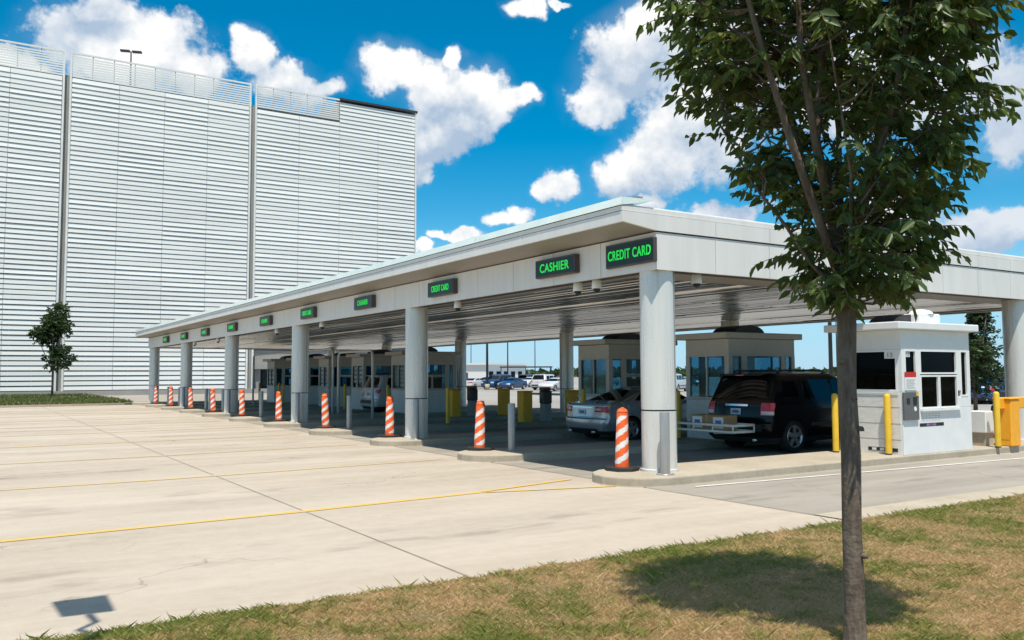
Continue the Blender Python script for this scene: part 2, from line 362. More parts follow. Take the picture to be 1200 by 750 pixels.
YFADE = ground_mat('faded_yellow_line', [(.30,(.44,.37,.26)),(.52,(.50,.40,.23)),(.80,(.58,.39,.12))], [(.3,(.5,.6,1),1.2),(16,(.5,1,1),.7)])
WLINE = ground_mat('worn_white_line', [(.2,(.45,.42,.37)),(.5,(.62,.60,.55)),(.8,(.70,.68,.64))], [(2,(1,1,1),.8),(25,(1,1,1),.8)])
JOINT = ground_mat('joint_sealant', [(.2,(.22,.185,.14)),(.8,(.33,.285,.22))], [(3,(1,1,1),1),(40,(1,1,1),.6)])

sheet('ground', -1500, 4000, -1500, 4000, -.06, FIELD)
sheet('parking_lot', 15.5, 330, -55, 420, -.02, LOT)
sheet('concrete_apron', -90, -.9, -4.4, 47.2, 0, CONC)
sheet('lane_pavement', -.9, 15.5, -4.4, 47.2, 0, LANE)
sheet('exit_road', 15.5, 60, -4.4, 2.5, -.008, LANE)
sheet('concrete_gutter', -.9, 60, -4.4, -3.85, .006, CONC_T)

def strip(b, pts, w, z):
    for i in range(len(pts)-1):
        p = Vector((*pts[i], 0)); q = Vector((*pts[i+1], 0)); n = Vector((-(q-p).y, (q-p).x, 0)).normalized()*w/2
        b.add([(p+n)+Vector((0,0,z)), (p-n)+Vector((0,0,z)), (q-n)+Vector((0,0,z)), (q+n)+Vector((0,0,z))], [(0,1,2,3)])
P = 4.6935                                        # island spacing
b = MB(); strip(b, [(-60,-.25),(-9.67,-.11),(-6.3,.05),(-3.3,.34)], .13, .006)
strip(b, [(-3.3,.37),(-1.25,.86)], .10, .008); strip(b, [(-3.3,.27),(-1.2,-.27)], .08, .008)
structure(b.build('yellow_lane_line', YLINE)); b = MB()
for k in range(1, 10):
    strip(b, [(-60, P*k-.1),(-7, P*k+.15),(-1.45, P*k+.55)], .15, .006)
structure(b.build('faded_lane_line', YFADE))
b = MB(); strip(b, [(-.2,-1.05),(6,-1.42),(12,-1.75),(20,-2.0)], .09, .008)
structure(b.build('white_edge_line', WLINE))
b = MB(); strip(b, [(-6.2,47.2),(-6.2,-4.4)], .024, .004); strip(b, [(-12.4,47.2),(-12.4,-4.4)], .02, .004); strip(b, [(-.9,47.2),(-.9,-4.4)], .025, .012)
structure(b.build('pavement_joint', JOINT))

# raised toll islands
def island(y, x0, x1, hw):
    pts = []
    for k in range(9):
        t = math.pi/2 + math.pi*k/8; pts.append((x0+hw+hw*math.cos(t), y+hw*math.sin(t)))
    pts += [(x1, y-hw), (x1, y+hw)]
    b = MB(); b.prism(pts, -.01, .15)
    return structure(b.build('traffic_island', CONC_T, bevel=.025, seg=2))
for k in range(0, 11):
    island(P*k, -1.25, 14.2, .78)

# far-left grass strip with kerb
kerb_pts = [(-60,46.4),(-14,46.6),(-8.3,46.7),(-4,47.0),(-1.6,47.6),(-.8,48.6),(-.6,50.5),(-.6,60),(-.6,74)]
b = MB()
for i in range(len(kerb_pts)-1):
    p = Vector((*kerb_pts[i],0)); q = Vector((*kerb_pts[i+1],0)); d = (q-p).normalized(); n = Vector((-d.y,d.x,0))*.16
    b.add([p+Vector((0,0,-.01)),q+Vector((0,0,-.01)),q+n+Vector((0,0,-.01)),p+n+Vector((0,0,-.01)),p+Vector((0,0,.13)),q+Vector((0,0,.13)),q+n+Vector((0,0,.13)),p+n+Vector((0,0,.13))],
          [(0,1,5,4),(4,5,6,7),(2,3,7,6),(1,2,6,5),(3,0,4,7)])
structure(b.build('kerb', CONC_T))
b = MB(); poly = [(x-.02, y+.14) for x, y in kerb_pts] + [(-.75,77.5),(-60,77.5)]
b.add([(x, y, .10) for x, y in poly], [tuple(range(len(poly)))]); structure(b.build('grass_strip_ground', FIELD))
sheet('service_yard', -.6, 15.5, 47.2, 77.9, -.004, LANE)

# foreground lawn
nx, ny = 150, 70
xs = np.linspace(-16, 22, nx+1); ys = np.linspace(-4.4, -22, ny+1)
b = MB(); vs = []
for j, y in enumerate(ys):
    for i, x in enumerate(xs):
        e = min(1, (-4.4-y)/.4)
        edge = .03*math.sin(x*5.1)+.02*math.sin(x*13+1) if j == 0 else 0
        vs.append((x, y+edge, -.005 + e*(.035 + .016*math.sin(x*1.9+y)+.012*math.sin(y*3.7-x*.8)+rng.normal(0,.006))))
b.add(vs, [(j*(nx+1)+i, (j+1)*(nx+1)+i, (j+1)*(nx+1)+i+1, j*(nx+1)+i+1) for j in range(ny) for i in range(nx)], smooth=True)
structure(b.build('lawn', SOIL))
sheet('verge', 22, 120, -40, -4.4, -.01, FIELD); sheet('verge', -90, -16, -40, -4.4, -.01, FIELD); sheet('verge', -16, 22, -60, -22, -.012, FIELD)

def np_mesh(name, V, F, M, tint=None, smooth=False):
    me = bpy.data.meshes.new(name); n = len(F); k = F.shape[1]
    me.vertices.add(len(V)); me.vertices.foreach_set('co', V.astype(np.float32).ravel())
    me.loops.add(n*k); me.loops.foreach_set('vertex_index', F.astype(np.int32).ravel())
    me.polygons.add(n); me.polygons.foreach_set('loop_start', np.arange(0, n*k, k, dtype=np.int32))
    if smooth: me.polygons.foreach_set('use_smooth', np.ones(n, dtype=bool))
    me.update(calc_edges=True)
    if tint is not None:
        a = me.attributes.new('tint', 'FLOAT', 'POINT'); a.data.foreach_set('value', tint.astype(np.float32))
    me.materials.append(M); me.validate()
    o = bpy.data.objects.new(name, me); COL.objects.link(o); return o
def vnoise(x, y, s, seed):
    g = np.random.default_rng(seed).random((97, 97)); u = (x*s) % 96; v = (y*s) % 96
    i = u.astype(int); j = v.astype(int); fu = u-i; fv = v-j; fu = fu*fu*(3-2*fu); fv = fv*fv*(3-2*fv)
    return (g[i,j]*(1-fu)+g[i+1,j]*fu)*(1-fv)+(g[i,j+1]*(1-fu)+g[i+1,j+1]*fu)*fv
def grass(name, x, y, z, h, w, lean, M, tint):
    n = len(x); t = rng.random(n)*6.283; dx, dy = np.cos(t)*w, np.sin(t)*w
    a = rng.random(n)*6.283; L = h*lean*rng.uniform(.3, 1.3, n); lx, ly = np.cos(a)*L, np.sin(a)*L
    V = np.empty((n, 4, 3)); 
    V[:,0] = np.stack([x-dx, y-dy, z], 1); V[:,1] = np.stack([x+dx, y+dy, z], 1)
    V[:,2] = np.stack([x+dx*.7+lx*.4, y+dy*.7+ly*.4, z+h*.6], 1); V[:,3] = np.stack([x+lx, y+ly, z+h], 1)
    F = np.arange(n)[:,None]*4
    F = np.concatenate([F+np.array([[0,1,2]]), F+np.array([[0,2,3]])])
    return np_mesh(name, V.reshape(-1,3), F, M, np.repeat(tint, 4))
GRASS = leaf_mat('dry_grass', (.54,.39,.19), (.38,.32,.115), (.20,.24,.045))
def vnoise_edge(x): return np.sin(x*4.3)*.5+np.sin(x*11.7+1)*.4+np.sin(x*27+2)*.3
def lawn_points(N, near, far, pw):
    d = near+(far-near)*rng.random(N)**pw; l = d*rng.uniform(-.78, .78, N)
    x = CAM.x+fwx*d+rt0.x*l; y = CAM.y+fwy*d+rt0.y*l
    k = y < -4.40+.06*vnoise_edge(x); return x[k], y[k]
def lawn_z(x, y): return -.008 + np.clip((-4.4-y)/.4,0,1)*(.035+.016*np.sin(x*1.9+y)+.012*np.sin(y*3.7-x*.8))
fwx, fwy = math.cos(HEAD), math.sin(HEAD)
x, y = lawn_points(1150000, 3.2, 17, 1.45)
g1 = vnoise(x+40, y+40, 1.3, 1)*.55 + vnoise(x+40, y+40, 4.5, 2)*.30 + vnoise(x+40, y+40, 14, 3)*.25
edge = np.clip((-4.4-y)/.5, 0, 1)
bare = vnoise(x+40, y+40, .8, 9)*.6+vnoise(x+40, y+40, 3.3, 10)*.4
keep = (rng.random(len(x)) < np.clip((.90-bare)*3.5, .95, 1)) | (edge < .9)
x, y, g1, edge = x[keep], y[keep], g1[keep], edge[keep]
g2 = vnoise(x+40, y+40, 7, 21)*.6 + vnoise(x+40, y+40, 22, 22)*.4
tint = np.clip((g1-.43)*1.9 + (g2-.42)*1.5 + rng.normal(.10, .24, len(x)) + (1-edge)*.06, 0, 1)
h = rng.uniform(.010, .036, len(x))*(1+.8*(rng.random(len(x)) < .02))*(1+.45*(tint > .6)) + (1-edge)*.012*rng.random(len(x))
tag(grass('lawn_grass', x, y, lawn_z(x, y), h, rng.uniform(.0018,.0042,len(x)), 1.5, GRASS, tint), 'patchy sun-dried lawn grass in the foreground', 'grass', kind='stuff')
xt, yt = lawn_points(560000, 3.2, 15, 1.4)
tag(grass('lawn_thatch', xt, yt, lawn_z(xt, yt)+.004, rng.uniform(.003,.012,len(xt)), rng.uniform(.0012,.003,len(xt)), 3.6, GRASS, np.clip(rng.normal(.12,.20,len(xt))+.25*(vnoise(xt+40,yt+40,6,31)-.4),0,1)), 'dead straw-coloured grass lying flat in the lawn', 'grass', kind='stuff')
N = 26000
x = rng.uniform(-22, -.8, N); y = rng.uniform(46.9, 76, N); ok = y > np.interp(x, [k[0] for k in kerb_pts[:6]], [k[1] for k in kerb_pts[:6]])+.2
x, y = x[ok], y[ok]
GRASS2 = leaf_mat('green_strip_grass', (.20,.17,.06), (.09,.125,.03), (.05,.095,.02))
tag(grass('strip_grass', x, y, np.full(len(x), .1), rng.uniform(.10,.24,len(x)), rng.uniform(.03,.05,len(x)), .8, GRASS2, np.clip(vnoise(x+60,y,.5,4)*1.0+rng.normal(.1,.2,len(x)),0,1)), 'green grass along the foot of the white garage', 'grass', kind='stuff')

# ------------------------------------------------------------------ toll canopy
LC = 9.387; YE = 47.25; HC = 3.55; XB = -.33; YN = -.36; XR = 15.0
cn = thing('toll_canopy', 'long flat pale metal canopy on round columns over the toll lanes', 'canopy', (0, 0, 0))
for r_ in (0, 1):
    for k in range(6):
        b = MB(); cx, cy = (0 if r_ == 0 else 11.72), k*LC
        b.lathe([(.300,.15),(.300,1.17)], (cx,cy,0), 40, cap=False)
        b.lathe([(.288,1.165),(.288,1.20)], (cx,cy,0), 40, mat=1, cap=False)
        b.lathe([(.300,1.195),(.300,HC+.02)], (cx,cy,0), 40, cap=False)
        for s_ in range(2):
            t = R(118+180*s_); b.obox((cx+.3*math.cos(t), cy+.3*math.sin(t), 2.38), (.006,.012,2.35), t, mat=1)
        b.lathe([(.33,.145),(.33,.19),(.30,.20)], (cx,cy,0), 40, mat=0, cap=False)
        b.build('column', [COLM, PANEL_GAP], cn, sharp=40)
# fascia beam: panels with shadow gaps on a dark core
def panel_row(b, p0, p1, n, z0, z1, thick, nrm, gap=.014):
    """vertical panels from p0 to p1 (xy), offset towards nrm"""
    p0, p1 = Vector((*p0,0)), Vector((*p1,0)); d = p1-p0; L = d.length; u = d/L; w = Vector((*nrm,0))
    for i in range(n):
        a = p0+u*(L*i/n+gap/2); e = p0+u*(L*(i+1)/n-gap/2)
        v = [a, e, e-w*thick, a-w*thick]
        b.add([q+Vector((0,0,z)) for z in (z0,z1) for q in v], [(0,1,5,4),(1,2,6,5),(2,3,7,6),(3,0,4,7),(4,5,6,7),(0,3,2,1)])
BT = 4.18
b = MB(); panel_row(b, (XB,YN), (XB,YE), 32, HC, BT, .06, (-1,0)); b.build('front_fascia', PANEL, cn)
b = MB(); panel_row(b, (XB,YN), (XR,YN), 11, HC, BT, .06, (0,-1)); b.build('side_fascia', PANEL, cn)
b = MB(); panel_row(b, (XR,YN), (XR,YE), 32, HC, BT, .06, (1,0)); b.build('rear_fascia', PANEL, cn)
b = MB(); panel_row(b, (XB,YE), (XR,YE), 11, HC, BT, .06, (0,1)); b.build('end_fascia', PANEL, cn)
b = MB()
b.box(XB+.05,XB+.4,YN+.05,YE-.05,HC+.015,4.20); b.box(XR-.4,XR-.05,YN+.05,YE-.05,HC+.015,4.20)
b.box(XB+.4,XR-.4,YN+.05,YN+.4,HC+.015,4.20); b.box(XB+.4,XR-.4,YE-.4,YE-.05,HC+.015,4.20)
b.build('beam_core', PANEL_GAP, cn)
# flat soffit border and slatted metal ceiling
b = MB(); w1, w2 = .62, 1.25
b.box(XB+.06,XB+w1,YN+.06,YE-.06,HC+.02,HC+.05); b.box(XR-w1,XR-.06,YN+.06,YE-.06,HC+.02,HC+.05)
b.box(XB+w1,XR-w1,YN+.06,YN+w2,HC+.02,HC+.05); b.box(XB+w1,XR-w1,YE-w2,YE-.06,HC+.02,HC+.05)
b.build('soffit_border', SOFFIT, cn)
b = MB(); xx = XB+w1; pr = .155; random.seed(3)
while xx < XR-w1-.05:
    tz = random.uniform(-.011,.011); n = 12; ya = YN+w2; yb = YE-w2
    for i in range(n):
        y0 = ya+(yb-ya)*i/n; y1 = ya+(yb-ya)*(i+1)/n-.012; j = random.uniform(-.007,.007)
        pts = [(xx,HC+.075),(xx+.012,HC+.05+tz),(xx+pr*.5,HC+.044+j),(xx+pr-.022,HC+.05-tz),(xx+pr-.010,HC+.075)]
        b.add([(a,y0,z) for a,z in pts]+[(a,y1,z) for a,z in pts], [(q,q+1,q+6,q+5) for q in range(4)], 0, True)
    xx += pr
b.build('ceiling_slats', CEIL, cn, sharp=35)
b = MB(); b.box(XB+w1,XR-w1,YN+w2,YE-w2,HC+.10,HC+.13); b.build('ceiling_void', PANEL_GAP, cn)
# upper roof edge, overhanging in front
XO = -1.06
b = MB()
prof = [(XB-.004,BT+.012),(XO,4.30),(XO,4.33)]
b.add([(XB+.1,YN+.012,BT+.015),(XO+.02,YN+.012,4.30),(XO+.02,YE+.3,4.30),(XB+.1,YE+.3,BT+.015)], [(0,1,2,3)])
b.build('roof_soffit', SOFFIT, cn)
b = MB(); panel_row(b, (XO,YN-.02), (XO,YE+.3), 16, 4.295, 4.47, .05, (-1,0), .01)
b.build('roof_front_edge', PANEL, cn)
b = MB(); n = 11
xsq = [XO+.052]+[XB]+list(np.linspace(XB, XR, n+1)[1:])
def zb(x): return 4.205 if x >= XB else 4.205+(4.297-4.205)*(XB-x)/(XB-XO)
for i in range(len(xsq)-1):
    xa, xb = xsq[i]+(.007 if i > 1 else 0), xsq[i+1]-(.007 if i > 0 else 0)
    b.add([(xa,YN-.02,zb(xa)),(xb,YN-.02,zb(xb)),(xb,YN-.02,4.47),(xa,YN-.02,4.47),(xa,YN+.03,zb(xa)),(xb,YN+.03,zb(xb)),(xb,YN+.03,4.47),(xa,YN+.03,4.47)],
          [(0,1,2,3),(5,4,7,6),(0,3,7,4),(1,5,6,2),(3,2,6,7),(0,4,5,1)])
b.build('roof_side_edge', PANEL, cn)
b = MB(); b.box(XO+.10,XR,YN+.05,YE+.25,4.32,4.60); b.build('roof_deck', PANEL, cn, bevel=.01)
b = MB(); b.box(XO+.045,XR,YN+.002,YN+.045,4.482,4.56); b.box(XO+.002,XO+.045,YN+.002,YE+.28,4.482,4.56); b.build('coping', PANEL, cn)
# tilted frosted glass gutter screen along the front edge with brackets
b = MB(); n = 20
for i in range(n):
    y0 = YN-.02+(YE+.3-YN)*i/n+.012; y1 = YN-.02+(YE+.3-YN)*(i+1)/n-.012
    b.prism([(y_, z_) for y_, z_ in ((XO-.03,4.568),(XO-.005,4.70),(XB-.02,4.725),(XB-.02,4.712),(XO+.30,4.62))], y0, y1, 'y')
b.build('glass_edge_screen', GLASSW, cn)
for i in range(n+1):
    y0 = YN+.03+(YE+.2-YN)*i/n; b = MB(); b.box(XO-.012,XO+.25,y0-.03,y0+.03,4.565,4.65); b.obox((XO+.36,y0,4.735),(.2,.05,.03)); b.build('screen_bracket', STEEL, cn)

# LED lane signs
def text_mesh(body, size, M, parent, loc, rot, sx=1.0, name='lettering', depth=.004, align='CENTER'):
    c = bpy.data.curves.new('t', 'FONT'); c.body = body; c.size = size; c.align_x = align; c.align_y = 'CENTER'; c.extrude = depth; c.offset = size*.012; c.space_character = 1.08
    o = bpy.data.objects.new('t', c); COL.objects.link(o)
    dg = bpy.context.evaluated_depsgraph_get(); me = bpy.data.meshes.new_from_object(o.evaluated_get(dg)); bpy.data.objects.remove(o)
    me.name = name; me.materials.clear(); me.materials.append(M)
    q = bpy.data.objects.new(name, me); COL.objects.link(q); q.parent = parent; q.location = loc; q.rotation_euler = rot; q.scale = (sx,1,1)
    return q
signs = [(.25,1.30,.42,'CREDIT CARD',.235,1.0,'wide green LED sign reading CREDIT CARD at the near corner of the canopy'),
         (2.42,1.32,.36,'CASHIER',.235,1.0,'green LED sign reading CASHIER, next to the corner CREDIT CARD sign'),
         (7.19,1.32,.36,'CREDIT CARD',.20,.92,'green LED sign reading CREDIT CARD, just past the second column of the front row')]
ords = ['fourth','fifth','sixth','seventh','eighth','ninth','tenth']
for i, yy in enumerate((11.98,16.8,21.65,26.6,31.6,36.3,41.2)):
    if i < 2: signs.append((yy,1.32,.36,'CASHIER' if i == 0 else 'CREDIT CARD',.20,.92, 'small green LED lane sign, %s along the canopy front from its near corner' % ords[i]))
    else: signs.append((yy,1.32,.36,'OPEN' if False else 'CASHIER',.20,.92,'tiny distant LED lane sign, %s along the canopy front from its near corner' % ords[i]))
for (yy, w, hgt_, txt, ts, sx, lab) in signs:
    s = thing('lane_sign', lab, 'led sign', (XB, yy, 3.885), 0, 'LED signs along the canopy front')
    if yy > 1: b = MB(); b.box(-.13,-.002,-w/2,w/2,-hgt_/2,hgt_/2); b.build('housing', LEDBOX, s, bevel=.012)
    else: b = MB(); b.box(-.075,-.002,-w/2,w/2,-hgt_/2,hgt_/2); b.build('housing', LEDBOX, s, bevel=.012)
    fx = -.133 if yy > 1 else -.078
    b = MB(); b.box(fx,fx+.01,-w/2+.03,w/2-.03,-hgt_/2+.03,hgt_/2-.03); b.build('display', LEDFACE, s)
    text_mesh(txt, ts*1.02, LEDG, s, (fx-.004,0,-.005), (R(90),0,R(-90)), sx*(.70 if len(txt) > 8 else .98))
# cameras under the beam
def camera_unit(x, y, z, lab):
    s = thing('security_camera', lab, 'camera', (x, y, z), 0, 'security cameras under the canopy edge')
    b = MB(); b.lathe([(.075,0),(.085,-.02),(.095,-.15),(.09,-.17)], n=20); b.build('housing', WHITEP, s, sharp=40)
    b = MB(); b.lathe([(.07,-.165),(.065,-.20),(.04,-.225),(.0,-.235)], n=16); b.build('lens_dome', BLACKP, s)
camera_unit(-.1,2.14,HC+.02,'cream dome camera under the canopy edge below the CASHIER sign')
camera_unit(-.1,1.55,HC+.02,'cream dome camera under the canopy edge beside the thick corner column')
camera_unit(-.1,6.95,HC+.02,'cream dome camera under the canopy edge just past the second front column')
camera_unit(-.1,16.3,HC+.02,'cream dome camera under the canopy edge nearest past the third-bay sign')
camera_unit(-.1,21.2,HC+.02,'small cream dome camera under the far half of the canopy edge')
camera_unit(.9,-.05,HC+.02,'cream dome camera under the canopy side behind the corner column')
camera_unit(-.1,30.3,HC+.02,'tiny cream dome camera between the fourth and fifth front columns')
camera_unit(-.1,35.2,HC+.02,'tiny cream dome camera just before the fifth front column')

# ------------------------------------------------------------------ garage with louvred screen
GY = 78.0
ga = thing('parking_garage', 'tall white parking garage wrapped in horizontal louvers', 'parking garage', (0, GY, 0))
bays = [(-20.2,-3.17),(-2.58,14.2),(14.8,33.3)]
b = MB(); rngl = random.Random(4)
for bi, (x0, x1) in enumerate(bays):
    b = MB(); z = (.7 if bi < 2 else 5.6); top = 29.7
    nseg = 4
    while z < (top if bi < 2 else 29.7):
        for s_ in range(nseg):
            xa = x0+.1+(x1-x0-.2)*s_/nseg; xb = x0+.1+(x1-x0-.2)*(s_+1)/nseg-.03
            b.obox(((xa+xb)/2, -.06, z), (xb-xa, .03, .375+.06*z/30), rx=R(-9+rngl.uniform(-4,4)))
        z += .46
    if bi == 2:
        while z < 32.2:
            b.obox(((24.0+x1)/2, -.06, z), (x1-24.1, .03, .435), rx=R(-9)); z += .46
    b.build('louver_screen', LOUV, ga)
    b = MB()                      # posts of the screen: edges and mullions
    z0 = .0 if bi < 2 else 5.4
    for e in (x0, x1): b = MB(); b.box(e-.09,e+.09,-.16,.06,0,32.3); b.build('edge_post', LOUV, ga)
    k = int((x1-x0)/1.72)
    for i in range(1, k):
        xq = x0+(x1-x0)*i/k; b = MB(); b.box(xq-.04,xq+.04,.10,.16,z0,30); b.build('screen_post', LOUV, ga)
    xe = x1 if bi < 2 else 24.0
    b = MB(); zz = 30.05          # thinner, open-spaced blades on top
    while zz < 32.1: b.obox(((x0+xe)/2, -.05, zz), (xe-x0-.1, .03, .15)); zz += .235
    b.box(x0,xe,-.10,.02,32.2,32.36)
    b.build('top_screen', LOUV, ga)
    for i in range(1, int((xe-x0)/1.72)+1):
        xq = x0+(x1-x0)*i/k; b = MB(); b.box(xq-.035,xq+.035,.0,.06,29.8,32.2); b.build('top_post', GSLAB, ga)
b = MB(); b.box(24.0,33.5,-.25,1.0,32.26,32.50); b.build('coping', DARKM, ga)
b = MB(); b.box(24.0,33.4,1.0,12.0,.0,32.25); b.build('stair_core', GSLAB, ga)
b = MB()
for fl in range(10):
    z = .2+fl*3.22; b.box(-20.5,33.4,.5,46,z-.32,z)
    if fl > 0: b.box(-20.5,33.4,.35,.55,z-.95,z+1.0)
b.build('floor_slab', GSLAB, ga)
b = MB()
for i in range(7):
    xq = -20+8.9*i
    for yq in (1.1,16,31): b.box(xq-.3,xq+.3,yq-.3,yq+.3,0,29.6)
b.build('garage_column', GSLAB, ga)
b = MB(); b.box(-20.5,33.4,45.6,46,0,29.6); b.box(33.35,33.6,.6,46,5,30.0); b.box(-20.9,-20.5,.6,46,0,30); b.build('rear_wall', GSLAB, ga)
b = MB(); b.box(-20.5,33.4,-.2,.35,.0,.45); b.build('plinth', GSLAB, ga)
for xa in (-3.20,14.25):
    b = MB(); b.box(xa-.1,xa+.75,.22,.33,.45,30.0); b.build('joint_panel', GSLAB, ga)
s = thing('rooftop_lamp', 'twin-head lamp post on the garage roof', 'lamp', (4.3, 90, 29.6))
b = MB(); b.tube([(0,0,0),(0,0,8.1)], [.11,.08]); b.build('pole', DARKM, s)
for q in (-.7,.7): b = MB(); b.obox((q*.84,-q*.5*.4,8.12),(1.0,.5,.18),R(-20)); b.build('lamp_head', DARKM, s, bevel=.03)

# ------------------------------------------------------------------ toll booths
def booth(loc, label, shell, tan, glass, extra=False):
    s = thing('toll_booth', label, 'toll booth', loc, 0, 'toll booths on the islands')
    # local: x 0..2.45, y -.75...75, z 0 = island top
    W, X1, H = .75, 2.45, 2.52
    b = MB()                                           # header band
    b.box(0,X1,-W,W,2.12,H); b.build('header', shell, s, bevel=.008)
    b = MB(); b.box(0,X1,-W,W,0,1.02 if not extra else .91)
    if extra: b.box(0,.62,-W,W,.912,1.27); b.box(1.96,X1,-W,W,.912,1.14); b.box(.62,1.96,W-.1,W,.912,1.27); b.box(2.36,X1,-W,W,1.142,1.27)
    b.build('lower_wall', tan if not extra else shell, s, bevel=.008)
    lo = 1.02 if not extra else 1.27
    for (xa,xb,ya,yb) in ((0,.10,-W,-W+.1),(0,.10,W-.1,W),(X1-.1,X1,-W,-W+.1),(X1-.1,X1,W-.1,W),(.5,.62,-W,-W+.08),(1.96,2.08,-W,-W+.08),(.5,.62,W-.08,W),(1.96,2.08,W-.08,W)):
        b = MB(); b.box(xa,xb,ya,yb,lo,2.12); b.build('corner_post', shell, s)
    b = MB(); b.box(-.26,X1+.16,-W-.14,W+.14,H+.002,H+.155); b.build('roof', shell, s, bevel=.02, seg=2)
    b = MB(); pts = [(X1*.5+.55*math.cos(t)*1.0, H+.155+.23*math.sin(t)) for t in np.linspace(0, math.pi, 12)]
    b.prism(pts, -.35, .45, 'y', smooth=False); b.build('roof_hood', DARKM, s)
    def win(x0,x1,z0,z1,side,frame=.035,name='window'):
        b = MB(); y = side*(W-.035); b.box(x0,x1,min(y,y-.012*side),max(y,y-.012*side),z0,z1); w = b.build(name, glass, s)
        b = MB(); yo = side*(W+.006)
        for (a,c,d,e) in ((x0,x1,z0,z0+frame),(x0,x1,z1-frame,z1),(x0,x0+frame,z0+frame,z1-frame),(x1-frame,x1,z0+frame,z1-frame)):
            b.box(a,c,min(yo,yo-side*.05),max(yo,yo-side*.05),d,e)
        b.build('frame', WHITEP if extra else shell, w)
        return w
    for sd in (-1, 1):
        win(.10,.50,lo,2.12,sd)
        l2 = .91 if (extra and sd < 0) else lo; win(.62,1.96,1.62,2.12,sd); win(.62,1.28,l2,1.60,sd); win(1.29,1.96,l2,1.60,sd)
        win(2.08,2.35,1.14 if extra else lo,2.12,sd)
    for xe, q in ((0,-1),(X1,1)):
        xg = xe-q*.035
        b = MB(); b.box(min(xg,xg-q*.012),max(xg,xg-q*.012),-W+.1,W-.1,lo,2.12); w = b.build('window', glass, s)
        b = MB(); xo = xe+q*.006
        for (a,c,d,e) in ((-W+.1,W-.1,lo,lo+.04),(-W+.1,W-.1,2.08,2.12),(-W+.1,-W+.14,lo+.04,2.08),(W-.14,W-.1,lo+.04,2.08),(-.02,.02,lo+.04,2.08)):
            if extra and a == -.02: continue
            b.box(min(xo,xo-q*.05),max(xo,xo-q*.05),a,c,d,e)
        b.build('frame', WHITEP if extra else shell, w)
    if not extra: b = MB(); b.box(-.03,X1+.03,-W-.05,W+.05,lo-.045,lo-.008); b.build('sill', shell, s, bevel=.006)
    else:
        b = MB(); b.box(-.03,-.012,-W+.08,W-.08,lo-.035,lo-.005); b.build('sill', shell, s); b = MB(); b.box(.58,2.0,-W-.06,-W-.004,.865,.90); b.build('sill', shell, s)
    b = MB(); b.box(.5,2.0,-.40,.55,1.03,1.07); b.box(1.5,2.2,.1,.5,1.07,1.5); b.build('counter', DARKM, s)
    return s
order = ['third','fourth','fifth','sixth','seventh','eighth']
bt1 = booth((5.82,0,.15),'white toll booth on the near island with posted notices and grey payment panel','x' and BOOTHW,BOOTHW,WING,True)
b = MB(); b.box(-.012,-.002,-.70,.70,.0,1.20)
lw = b.build('stone_cladding', MARBLE, bt1)
b = MB()
for zz in (.30,.62,.95): b.box(-.0155,-.0125,-.70,.70,zz,zz+.008)
b.build('cladding_joint', GSLAB, bt1)
b = MB(); b.box(-.02,.48,-.80,-.752,.70,1.258); b.build('payment_panel', mat('payment_panel_grey',(.14,.14,.14),.45,.3), bt1, bevel=.008)
b = MB(); b.box(.06,.16,-.806,-.799,1.02,1.14); b.box(.28,.40,-.806,-.799,1.00,1.16); b.build('payment_screen', BLACKP, bt1)
b = MB(); b.lathe([(.045,-.806),(.045,-.80)],(.34,0,.92),12,axis='y'); b.build('payment_button', WHITEP, bt1)
b = MB(); b.box(.38,.46,-.812,-.80,1.18,1.25); b.build('payment_light', YELLOW, bt1)
NOTICE = mat('notice_paper',(.75,.75,.73),.6,0,.15,60); RED = mat('notice_red',(.55,.02,.02),.5); BLUEP = mat('print_blue',(.10,.16,.42),.6,0,.4,40); GREYP = mat('print_grey',(.30,.30,.31),.7)
b = MB(); b.box(.08,.46,-.765,-.757,1.30,1.56); nb = b.build('notice', NOTICE, bt1)
b = MB(); b.box(.08,.46,-.766,-.757,1.56,1.665); b.build('notice_header', RED, nb)
b = MB()
for i in range(5): b.box(.12,.42-.05*(i%2),-.7675,-.7655,1.34+i*.04,1.352+i*.04)
b.build('notice_print', GREYP, nb)
b = MB(); b.box(.13,.31,-.735,-.722,1.97,2.10); nb = b.build('notice', NOTICE, bt1); text_mesh('13', .13, GREYP, nb, (.22,-.738,2.035), (R(90),0,0), name='notice_print')
b = MB(); b.box(.016,.021,-.60,-.36,1.94,2.08); nb = b.build('notice', NOTICE, bt1); text_mesh('13', .13, GREYP, nb, (.013,-.48,2.01), (R(90),0,R(-90)), name='notice_print')
b = MB(); b.box(.55,1.40,-.7525,-.7515,.55,.62)
st = b.build('payment_card_strip', BLACKP, bt1); b = MB(); b.box(.78,.90,-.754,-.7526,.56,.61); b.box(1.0,1.12,-.754,-.7526,.56,.61); b.build('card_mark', BLUEP, st); b = MB(); b.box(.92,.98,-.754,-.7526,.56,.61); b.build('card_mark', RED, st)
b = MB(); b.box(.62,1.30,-.7525,-.7515,.66,.84); st = b.build('notice', NOTICE, bt1)
b = MB()
for i in range(4):
    for j in range(6): b.box(.64+j*.11,.72+j*.11,-.754,-.7526,.675+i*.042,.685+i*.042)
b.build('notice_print', GREYP, st)
b = MB(); b.box(-.018,-.0125,-.62,.05,.06,.13); st = b.build('payment_card_strip', BLACKP, bt1)
b = MB()
for j in range(3): b.box(-.0205,-.0185,-.50+j*.18,-.40+j*.18,.07,.12)
b.build('card_mark', NOTICE, st)
b = MB(); b.box(1.0,1.75,-.55,-.02,2.70,2.90); b.lathe([(.26,2.90),(.24,2.96),(.1,3.0),(0,3.01)],(1.4,-.3,0),20); b.build('roof_vent', WHITEP, bt1, bevel=.02)
bt2 = booth((5.88,P,.15),'tan toll booth with blue windows directly behind the black SUV',BOOTHB,MARBLE,WINB)
